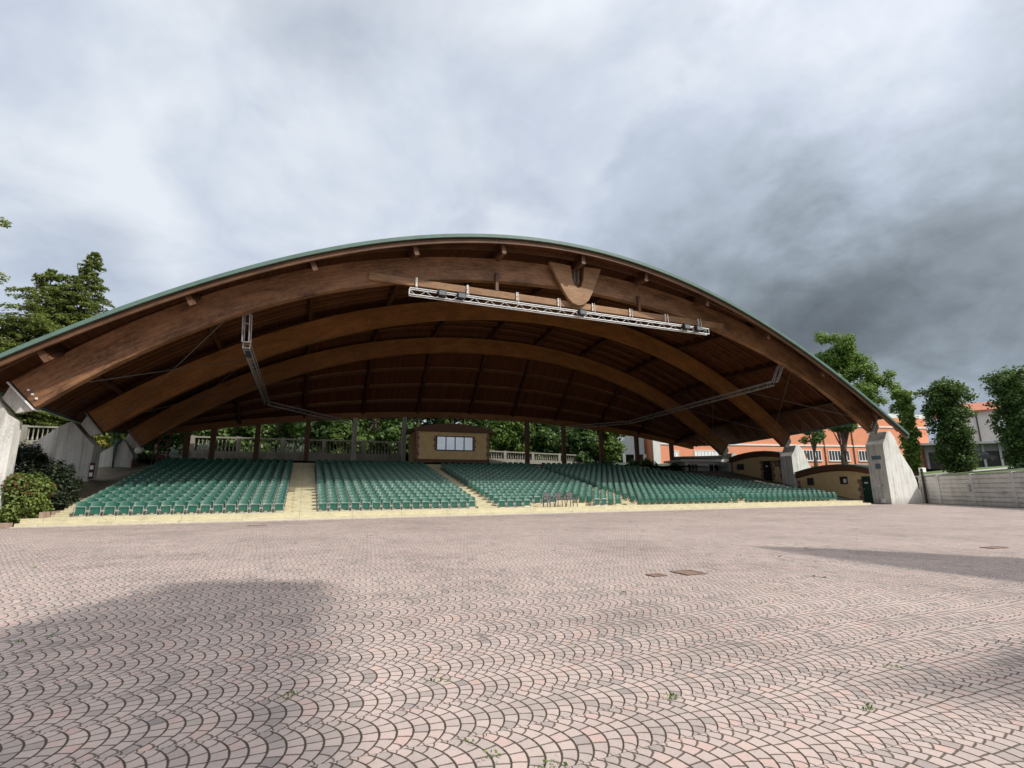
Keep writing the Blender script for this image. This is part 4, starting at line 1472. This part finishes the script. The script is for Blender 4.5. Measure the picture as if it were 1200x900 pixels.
facade_box(ga, GA2, GB2, 8, 3.5, 8.6, 'wall', M['grey_dark_wall'])
facade_box(ga, at(1086, 550, 89), at(1198, 545, 85), 10, 8.62, 9.0, 'roof', M['grey_panel'])
GL2 = (GB2 - GA2).length
for f_ in (.03, .22, .45, .64, .82):
    w = MB(); on_wall(GA2, GB2, GL2 * f_, GL2 * f_ + 2.2, 4, 7.4, 0.0, .05, w); w.build('bay_door', M['door_dark'], ga)
for f_ in (.19, .42, .62, .80, .98):
    w = MB(); on_wall(GA2, GB2, GL2 * f_, GL2 * f_ + .35, 3.5, 8.6, 0.0, .2, w); w.build('pier', M['grey_panel'], ga)

cp = at(1148, 540, 80)
car = thing('parked_car', cp, 'dark car parked in front of the grey garage', 'car')
def car_pt(u, v, z): 
    d = Vector((cr[0], cr[1], 0)).normalized(); n = Vector((cf[0], cf[1], 0)).normalized()
    return cp + d * u + n * v + Vector((0, 0, z))
mb = MB()
prof = [(-2.0, .25), (2.0, .25), (2.05, .7), (1.2, .82), (.6, 1.35), (-1.0, 1.4), (-1.7, .9), (-2.05, .8)]
A_ = [car_pt(u, -.8, z) for u, z in prof]; B_ = [car_pt(u, .8, z) for u, z in prof]
for i in range(len(prof)):
    j = (i + 1) % len(prof); mb.face([A_[i], A_[j], B_[j], B_[i]])
mb.face(A_[::-1]); mb.face(B_); mb.build('body', M['car_paint'], car)
mb = MB(); mb.face([car_pt(-1.4, -.81, .9), car_pt(1.0, -.81, .9), car_pt(.55, -.81, 1.28), (car_pt(-.95, -.81, 1.32))]); mb.build('window', M['dark_glass'], car)
for u in (-1.25, 1.25):
    mb = MB(); mb.tube([car_pt(u, -.84, .3), car_pt(u, -.6, .3)], .31, 12); mb.build('wheel', M['tyre'], car)

# ------------------------------------------------------------------ trees and bushes
def leaf_mesh(name, mat, parent, pts, nrm, size, aspect=1.0, seed=0, off=None):
    rng = np.random.default_rng(seed)
    n = len(pts)
    t = rng.normal(size=(n, 3)); t -= (t * nrm).sum(1, keepdims=True) * nrm
    t /= np.linalg.norm(t, axis=1, keepdims=True) + 1e-9
    b = np.cross(nrm, t)
    s = (size * rng.uniform(.6, 1.35, n))[:, None]
    q = np.stack([pts - t * s * .5, pts + b * s * .36 * aspect + nrm * s * .08, pts + t * s * .5, pts - b * s * .36 * aspect + nrm * s * .08], 1).reshape(-1, 3)
    if off is not None: q = q - np.array(off)
    me = bpy.data.meshes.new(name)
    me.vertices.add(4 * n); me.vertices.foreach_set('co', q.ravel())
    me.loops.add(4 * n); me.loops.foreach_set('vertex_index', np.arange(4 * n, dtype=np.int32))
    me.polygons.add(n); me.polygons.foreach_set('loop_start', np.arange(0, 4 * n, 4, dtype=np.int32))
    me.materials.append(mat)
    me.update(calc_edges=True); me.validate()
    o = bpy.data.objects.new(name, me); COL.objects.link(o)
    if parent is not None: o.parent = parent
    return o


def clump_points(clumps, n, rng, fill=.45, up=.35):
    """points through a set of ellipsoid clumps (cx,cy,cz,rx,ry,rz): mostly near their skins"""
    c = np.array(clumps, float)
    w = c[:, 3] * c[:, 4] + c[:, 4] * c[:, 5] + c[:, 3] * c[:, 5]
    i = rng.choice(len(c), n, p=w / w.sum())
    d = rng.normal(size=(n, 3)); d /= np.linalg.norm(d, axis=1, keepdims=True)
    r = rng.uniform(0, 1, n) ** fill
    r = np.clip(r * rng.uniform(.85, 1.12, n), 0, 1.15)
    p = c[i, :3] + d * c[i, 3:] * r[:, None]
    nr = d + rng.normal(size=(n, 3)) * .55; nr[:, 2] += up
    nr /= np.linalg.norm(nr, axis=1, keepdims=True)
    return p, nr


def tree(name, label, loc, clumps, nleaf, size, mat, trunk_r, trunk_top, seed, group=None, limbs=True, fill=.45):
    rng = np.random.default_rng(seed)
    o = thing(name, loc, label, 'tree', group)
    L = Vector(loc)
    mb = MB()
    tt = Vector(trunk_top)
    mid = (L + tt) / 2 + Vector((rng.uniform(-.15, .15), rng.uniform(-.15, .15), 0))
    mb.tube([L - Vector((0, 0, .4)), L + (mid - L) * .35, mid, tt], [trunk_r * 1.35, trunk_r, trunk_r * .8, trunk_r * .4], 9)
    if limbs:
        k = min(len(clumps), 9)
        for j in rng.choice(len(clumps), k, replace=False):
            c = Vector(clumps[j][:3])
            f = rng.uniform(.35, .9)
            s = L + (tt - L) * f
            mb.tube([s, (s + c) / 2 + Vector((0, 0, -.15)), c], [trunk_r * .42, trunk_r * .28, trunk_r * .1], 6)
    mb.build('trunk', M['bark'], o)
    p, nr = clump_points(clumps, nleaf, rng, fill)
    leaf_mesh('crown', mat, o, p, nr, size, 1.0, seed, loc)
    return o


def crown_clumps(c, rx, ry, rz, n, rng, k=.42, shape='round'):
    out = []
    c = np.array(c, float)
    for i in range(n):
        d = rng.normal(size=3); d /= np.linalg.norm(d)
        r = rng.uniform(.25, 1.0) ** .6
        if shape == 'column':
            a = rng.uniform(0, 2 * math.pi); z = rng.uniform(-1, 1)
            wz = 1 - .25 * abs(z) ** 3
            q = np.array([math.cos(a) * r * wz, math.sin(a) * r * wz, z])
        else:
            q = d * r
        s = rng.uniform(.65, 1.25)
        m = (rx + ry) / 2 * k * s
        out.append((c[0] + q[0] * rx, c[1] + q[1] * ry, c[2] + q[2] * rz, m, m, m * rng.uniform(.65, .95)))
    return out


# pollarded limes on the right
rng = np.random.default_rng(21)
for px, depth, zb, z0, z1, rad, n, lab, sd, mt, lean in (
        (1073, 53, 2.4, 3.2, 11.4, 1.15, 9500, 'slim light green clipped tree just right of the pale buttress', 5, 'leaf_lime', 0),
        (1124, 51, 2.6, 3.2, 11.7, 2.15, 21000, 'broad dark clipped column tree behind the panel fence', 6, 'leaf_dark', 0),
        (1206, 45, 2.5, 3.1, 11.4, 2.15, 21000, 'broad dark clipped tree cut by the right edge of the picture', 7, 'leaf_dark', 0)):
    b = at(px, 556, depth); b.z = zb
    sidev = Vector((cr[0], cr[1], 0)).normalized()
    topc = b.copy()
    cl = []
    for i in range(46):
        f = i / 45
        zc = z0 + (z1 - z0) * f
        cl.append((b.x + rng.normal() * .15, b.y + rng.normal() * .15, zc, rad * .5, rad * .5, rad * .42))
        for _ in range(4):
            a = rng.uniform(0, 2 * math.pi); rr = rad * rng.uniform(.35, .95) * (.60 + .48 * f - .12 * max(0, f - .8) / .2 * .8)
            cc = b + (topc - b) * f
            m = rad * rng.uniform(.2, .4)
            cl.append((cc.x + math.cos(a) * rr, cc.y + math.sin(a) * rr, zc, m, m, m * .75))
    tree('clipped_tree', lab, (b.x, b.y, b.z), cl, n, .25, M[mt], .26, (topc.x, topc.y, z1 - 3.0), sd, 'clipped column trees on the right', False, .5)

# tall loose tree that rises over the right shoulder of the roof
rng = np.random.default_rng(33)
b = at(990, 545, 64); b.z = 3.5
cl = []
for px, py, d, r in ((966, 428, 64, 1.9), (978, 442, 64, 2.2), (978, 405, 63, 1.7), (984, 420, 63, 2.0), (972, 418, 64, 1.9), (995, 425, 63, 1.8), (990, 405, 63, 1.4), (992, 412, 63, 1.9), (1003, 418, 64, 2.0), (970, 400, 64, 1.5), (985, 432, 64, 2.2), (1004, 436, 63, 2.1), (1022, 445, 62, 1.6), (1035, 441, 62, 1.3), (1028, 452, 62, 1.5), (1040, 447, 62, .9),
                     (1014, 462, 62, 1.8), (1020, 474, 61, 1.3), (1000, 460, 63, 2.2), (980, 470, 64, 2.2), (1005, 486, 62, 1.5), (960, 450, 65, 2.2)):
    p = at(px, py, d)
    for _ in range(3):
        cl.append((p.x + rng.normal() * .5, p.y + rng.normal() * .9, p.z + rng.normal() * .45, r * .62, r * .62, r * .5))
tree('tall_tree', 'tall fresh green tree rising over the right shoulder of the roof', tuple(b), cl, 20000, .30, M['leaf_lime'], .27, (b.x, b.y, 12.5), 34, None, False)
# a pollard with a thick bare stem before the orange school
b = at(993, 548, 58); b.z = 2.5
cl = crown_clumps((b.x, b.y, 9.0), 1.6, 1.6, 1.4, 10, rng)
tree('pollard_tree', 'thick bare-stemmed pollard in front of the orange school', tuple(b), cl, 1600, .3, M['leaf_dark'], .3, (b.x, b.y, 8.6), 36)
b = at(955, 535, 56); b.z = 3.5
cl = crown_clumps((b.x, b.y, 7.6), 1.5, 1.5, 1.3, 9, rng)
tree('small_tree', 'small tree half hidden between the upper buttress and the orange school', tuple(b), cl, 1500, .28, M['leaf_dark'], .2, (b.x, b.y, 7.6), 37)

# trees behind the balustrade
rng = np.random.default_rng(50)
spots = [(-14, 62, 3.6, 9), (-8.5, 60.5, 3.0, 8.6), (-3, 63, 3.5, 9.6), (2.5, 60, 3.0, 9.0), (7.5, 62, 3.4, 10), (12.5, 60.5, 3.0, 9.6), (17, 62, 3.2, 9.2), (21.5, 63, 3.2, 9.0), (26, 64.5, 3.1, 8.8), (30.5, 66, 3.0, 8.4), (35.5, 68, 2.8, 7.8), (-1, 70, 4.5, 13), (15, 72, 4.8, 13), (28, 74, 4.5, 11), (38, 60, 2.4, 6.0), (34, 59.5, 2.3, 5.6), (42, 74, 4.2, 10), (-12, 70, 4.6, 12), (8, 74, 5, 14), (-6, 58.5, 2.0, 4.6), (4, 58.2, 2.0, 4.4), (10, 58.5, 2.0, 4.6)]
words = ['tree left of the leftmost back column, beyond the balustrade', 'tree behind the leftmost back columns', 'tree behind the left seat block, over the balustrade', 'tree behind the top of the left stairway', 'tree behind the balustrade, left of the control booth', 'tree directly behind the control booth', 'tree behind the right corner of the control booth',
         'tree just right of the control booth over the pale balustrade', 'tree between the back columns right of the booth', 'tree over the right part of the pale balustrade', 'small tree beside the raised grey annex', 'tall tree standing deep behind the left stairway', 'tall tree standing deep behind the control booth', 'tall tree deep behind the pale balustrade', 'low tree beside the grey annex', 'low tree at the right end of the pale balustrade', 'tall tree deep behind the grey annex', 'tall tree deep behind the leftmost back columns', 'tall tree deep behind the balustrade left of the booth', 'low tree close behind the left balustrade', 'low tree behind the balustrade near the left stairway', 'low tree close behind the control booth']
for i, ((x, y, r, h), w) in enumerate(zip(spots, words)):
    z = back_z(x, y)
    cl = crown_clumps((x, y, z + h * .5), r * 1.15, r * .9, h * .52, 34, rng, .42)
    tree('woodland_tree', ('bright leafy ' if i % 3 else 'darker leafy ') + w, (x, y, z), cl, 5200, .44, M['leaf_wood'] if i % 3 else M['leaf_dark'], .2, (x, y, z + h * .7), 60 + i, 'trees behind the balustrade')


def bush(name, label, clumps, n, size, mats, loc, seed, group=None, stems=True, up=.5):
    rng = np.random.default_rng(seed)
    o = thing(name, loc, label, 'bush', group)
    p, nr = clump_points(clumps, n, rng, .35, up)
    keep = p[:, 2] > loc[2] - .05
    p, nr = p[keep], nr[keep]
    leaf_mesh('foliage', M[mats[0]], o, p, nr, size, 1.2, seed, loc)
    if len(mats) > 1:
        idx = clumps[: max(2, len(clumps) // 9)]
        q, n2 = clump_points(idx, n // 14, rng, .15, up)
        leaf_mesh('red_shoots', M[mats[1]], o, q + n2 * .04, n2, size, 1.2, seed + 1, loc)
    if stems:
        mb = MB()
        for c in clumps[::3]:
            mb.tube([(loc[0] + rng.uniform(-.2, .2), loc[1] + rng.uniform(-.2, .2), loc[2] - .1), tuple(np.array(c[:3]) * .6 + np.array(loc) * .4), c[:3]], [.04, .03, .015], 5)
        mb.build('stems', M['bark'], o)
    return o


rng = np.random.default_rng(70)
# round green bush in the planter
c0 = at(43, 577, 24.6)
cl = crown_clumps((-11.55, 29.85, 1.2), 1.0, .7, 1.05, 70, rng, .52)
cl += crown_clumps((-12.5, 29.0, .6), .6, .25, .45, 14, rng, .6)
bush('round_bush', 'round light green bush with some reddish shoots in the planter at left', cl, 17000, .115, ('leaf_bush', 'leaf_red'), (-11.6, 29.7, .2), 71)
# dark juniper behind
cl = []
for i in range(190):
    x = rng.uniform(-14.2, -10.65)
    top = 3.8 - .9 * max(0, x + 12.3) - .12 * max(0, -13.2 - x)
    z = rng.uniform(.7, top)
    cl.append((x, rng.uniform(31.6, 33.8), z, .22, .22, .40))
bush('juniper_bush', 'dark spiky juniper bush in front of the grey pointed buttress', cl, 22000, .12, ('needle_juniper',), (-12.4, 33.2, .9), 73, up=1.4)
# yellow-green shrub seen between the buttresses
p = at(110, 524, 54)
cl = crown_clumps((p.x, p.y, p.z), 1.3, 1.0, 1.5, 14, rng, .4)
bush('yellow_shrub', 'yellow-green shrub glowing between the two grey buttresses', cl, 1800, .26, ('leaf_yellow',), (p.x, p.y, p.z - 2.2), 75)
p = at(48, 512, 62)
cl = crown_clumps((p.x, p.y, p.z - .5), 2.2, 1.0, .9, 10, rng, .4)
bush('pale_shrub', 'pale green shrub hanging over the balustrade at the far left', cl, 1300, .26, ('leaf_bush',), (p.x, p.y, p.z - 1.6), 76)
cl = []
for i in range(24):
    y = rng.uniform(47.8, 51.5); x = rng.uniform(-14.5, -10.6)
    cl.append((x, y, bank_z(x, min(50, y)) + .15, .45, .4, .3))
bush('ground_shrub', 'low green planting on the bank beside the dark red frame', cl, 2600, .16, ('leaf_dark',), (-12.6, 49.5, 3.9), 77, stems=False)
for px, py, d, lab in ((752, 538, 62, 'green hedge in front of the brick stair tower'), (703, 541, 60, 'rounded hedge below the raised grey annex'), (780, 543, 60, 'low hedge right of the brick stair tower')):
    p = at(px, py + 4, d)
    cl = crown_clumps((p.x, p.y, p.z - .4), 2.0, 1.0, .8, 14, rng, .4)
    bush('hedge', lab, cl, 1700, .22, ('leaf_wood',), (p.x, p.y, p.z - 1.4), int(px), 'hedges behind the upper rows')


# cedars at the left
def conifer(label, base, top, r0, seed, tiers=22, dens=46, taper=.8):
    rng = np.random.default_rng(seed)
    o = thing('cedar_tree', base, label, 'tree', 'cedars at the left')
    B = np.array(base, float); T = np.array(top, float)
    mb = MB(); mb.tube([tuple(B), tuple(B * .5 + T * .5), tuple(T)], [.5, .3, .04], 8)
    pts, nrs = [], []
    for i in range(tiers):
        f = .16 + .84 * i / (tiers - 1)
        c = B + (T - B) * f
        rad = r0 * (1 - f) ** taper * rng.uniform(.7, 1.2) + .5
        nb_ = int(12 + 9 * (1 - f))
        for k in range(nb_):
            a = rng.uniform(0, 2 * math.pi)
            L_ = rad * rng.uniform(.55, 1.12)
            d = np.array([math.cos(a), math.sin(a), 0])
            rise = rng.uniform(.02, .28)
            tip = c + d * L_ + np.array([0, 0, L_ * rise - .08 * L_])
            if k % 2 == 0: mb.tube([tuple(c), tuple((c + tip) / 2 + np.array([0, 0, .12 * L_])), tuple(tip)], [.09 * (1 - f) + .03, .05, .015], 5)
            n = int(dens * 1.7 * (L_ / r0 + .10))
            u = rng.uniform(.25, 1.03, n) ** .8
            sd = np.array([-d[1], d[0], 0])
            w = .30 * L_ * (1.15 - u)
            p = c + d * (L_ * u)[:, None] + sd * (rng.normal(size=n) * w * .55)[:, None]
            p[:, 2] += (L_ * rise) * u - .10 * L_ * u ** 2 + rng.normal(size=n) * .05 + .12 * L_ * np.sin(u * 3.0) - .16 * np.abs(rng.normal(size=n))
            nr = rng.normal(size=(n, 3)) * .5 + np.array([0, 0, 1.0]); nr /= np.linalg.norm(nr, axis=1, keepdims=True)
            pts.append(p); nrs.append(nr)
    mb.build('trunk', M['bark'], o)
    leaf_mesh('crown', M['needle_cedar'], o, np.concatenate(pts), np.concatenate(nrs), .36, .55, seed, base)
    return o


tb = at(112, 298, 62); b0 = Vector((tb.x - 2.2, tb.y + .5, 4))
conifer('tall cedar with a pointed leaning top above the left roof edge', tuple(b0), tuple(tb), 9.6, 81, 38, 110, .98)
tb = at(62, 318, 60); b0 = Vector((tb.x - .4, tb.y, 4))
conifer('broader bushy cedar left of the pointed one', tuple(b0), tuple(tb), 10.4, 83, 34, 130, .72)
tb = at(14, 385, 56); b0 = Vector((tb.x - .5, tb.y, 4))
conifer('low dark cedar at the left picture edge below the others', tuple(b0), tuple(tb), 8.5, 85, 26, 110, .75)
# branches of a nearer tree reaching in at the left edge
rng = np.random.default_rng(90)
nb0 = at(-70, 330, 42)
o = thing('overhanging_tree', (nb0.x, nb0.y, 3), 'dark tree whose branch tips reach in at the left edge', 'tree')
mb = MB(); mb.tube([(nb0.x, nb0.y, 2), (nb0.x + .3, nb0.y, 12), (nb0.x, nb0.y, 24)], [.45, .35, .12], 8)
cl = []
for px, py, r in ((4, 260, .55), (8, 265, .4), (-6, 258, .9), (-24, 262, 1.2), (-40, 280, 1.6), (2, 322, .5), (-6, 328, .8), (-22, 330, 1.2), (6, 328, .3), (-45, 340, 1.6), (-60, 310, 1.8)):
    p = at(px, py, 42)
    cl.append((p.x, p.y, p.z, r, r, r * .5))
    mb.tube([(nb0.x + .2, nb0.y, p.z + 1.0), ((nb0.x + p.x) / 2, (nb0.y + p.y) / 2, p.z + .8), tuple(p)], [.12, .07, .02], 5)
mb.build('trunk', M['bark'], o)
pp_, nn_ = clump_points(cl, 1700, rng, .6)
leaf_mesh('crown', M['needle_cedar'], o, pp_, nn_, .26, .8, 91, (nb0.x, nb0.y, 3))
# dark mass of trees behind the far-left balustrade
for i, (px, d, h, lab) in enumerate(((5, 66, 8, 'dark evergreen at the left edge behind the far-left balustrade'), (45, 64, 7.5, 'dark evergreen behind the far-left balustrade fragment'), (95, 66, 7.0, 'dark evergreen behind the yellow-green shrub'), (150, 68, 6.5, 'dark evergreen behind the small grey buttress'))):
    p = at(px, 520, d)
    z = 5.0
    cl = crown_clumps((p.x, p.y, z + h * .5), 3.2, 2.2, h * .48, 22, rng, .36)
    tree('evergreen_tree', lab, (p.x, p.y, z), cl, 3000, .36, M['leaf_dark'], .22, (p.x, p.y, z + h * .7), 95 + i, 'evergreens behind the left bank')

# ------------------------------------------------------------------ small things on the square
def cover(px_, py_, w, d, label, rz=0.0):
    v = cr * (px_ - 600) / CAM_F + cu * (450 - py_) / CAM_F + cf
    k = -CAM_H / v[2]
    x, y = v[0] * k, v[1] * k
    o = thing('manhole_cover', (x, y, 0), label, 'manhole cover')
    mb = MB(); mb.box((x, y, .004), (w, d, .012), rz); mb.build('plate', M['manhole_iron'], o)
    mb = MB()
    for s in (-1, 1):
        mb.box((x, y + s * (d / 2 + .02), .007), (w + .08, .04, .02)); mb.box((x + s * (w / 2 + .02), y, .007), (.04, d, .02))
    mb.build('frame', M['manhole_iron'], o)


cover(807, 671.5, .34, .36, 'larger rusty brown manhole cover in the middle of the square')
cover(769, 674.5, .18, .16, 'small rusty cover just left of the larger manhole cover')
cover(301, 616, .7, .14, 'narrow rusty drain grate at the foot of the left seats')
cover(1165, 642, .5, .2, 'dark drain grate inside the shadow at the right')
rng = np.random.default_rng(101)
pts = []; nrs = []
for i in range(46):
    if i < 12: y = rng.uniform(2.0, 4.5); x = rng.uniform(-.8, 4.5)
    else: y = rng.uniform(4.5, 20); x = rng.uniform(-.45 * y, 1.5 * y)
    n = rng.integers(8, 22); s = rng.uniform(.012, .03)
    p = np.stack([x + rng.normal(size=n) * s * 1.5, y + rng.normal(size=n) * s, np.abs(rng.normal(size=n)) * s * .5 + .006], 1)
    nr = rng.normal(size=(n, 3)) + np.array([0, 0, 1.2]); nr /= np.linalg.norm(nr, axis=1, keepdims=True)
    pts.append(p); nrs.append(nr)
wd = leaf_mesh('weeds', M['leaf_lime'], None, np.concatenate(pts), np.concatenate(nrs), .024, .8, 102)
tag(wd, 'tiny green weeds growing in the joints of the paving', 'weeds', None, 'stuff')

# ------------------------------------------------------------------ unseen blockers added behind the viewer to throw shadows on the square
def blocker(label, poly, z, masts):
    o = thing('light_blocker', (poly[0][0], poly[0][1], 0), label, 'blocker')
    mb = MB(); mb.prism(poly, 'z', z, z + .12); mb.build('shade_sheet', M['canvas'], o)
    for x, y in masts:
        mb = MB(); mb.tube([(x, y, 0), (x, y, z)], .08, 8); mb.build('mast', M['galv_steel'], o)


def shade(poly, z):
    return [(x + z / 1.5, y - z / 1.5) for x, y in poly]


Z = 19.0
blocker('big pale canopy added unseen behind the viewer to shade the square', shade([(-7.5, 1.0), (.25, .2), (.30, 3.7), (.52, 9.0), (.1, 9.35), (-1.5, 10.0), (-2.3, 8.6), (-2.9, 7.2), (-7, 5.0)], Z), Z, [(12.6, -12.2), (5.5, -11.5)])
Z = 17.5
blocker('narrow pale canopy added out of view to shade the near right paving', shade([(3.7, 2.55), (6.2, 2.85), (9.5, 2.2), (9.5, 1.2), (5.2, 2.2)], Z), Z, [(16.0, -9.2), (21.0, -10.2)])
Z = 14.0
blocker('small pale canopy added out of view to shade the far right paving', shade([(10.5, 10.1), (11.6, 9.0), (13.4, 6.2), (16, 2.5), (15, 1), (10.0, 3.4), (10.05, 4.7), (10.1, 7.5)], Z), Z, [(27.5, -2.5)])

for ob in bpy.data.objects:
    if '_o' in ob: del ob['_o']
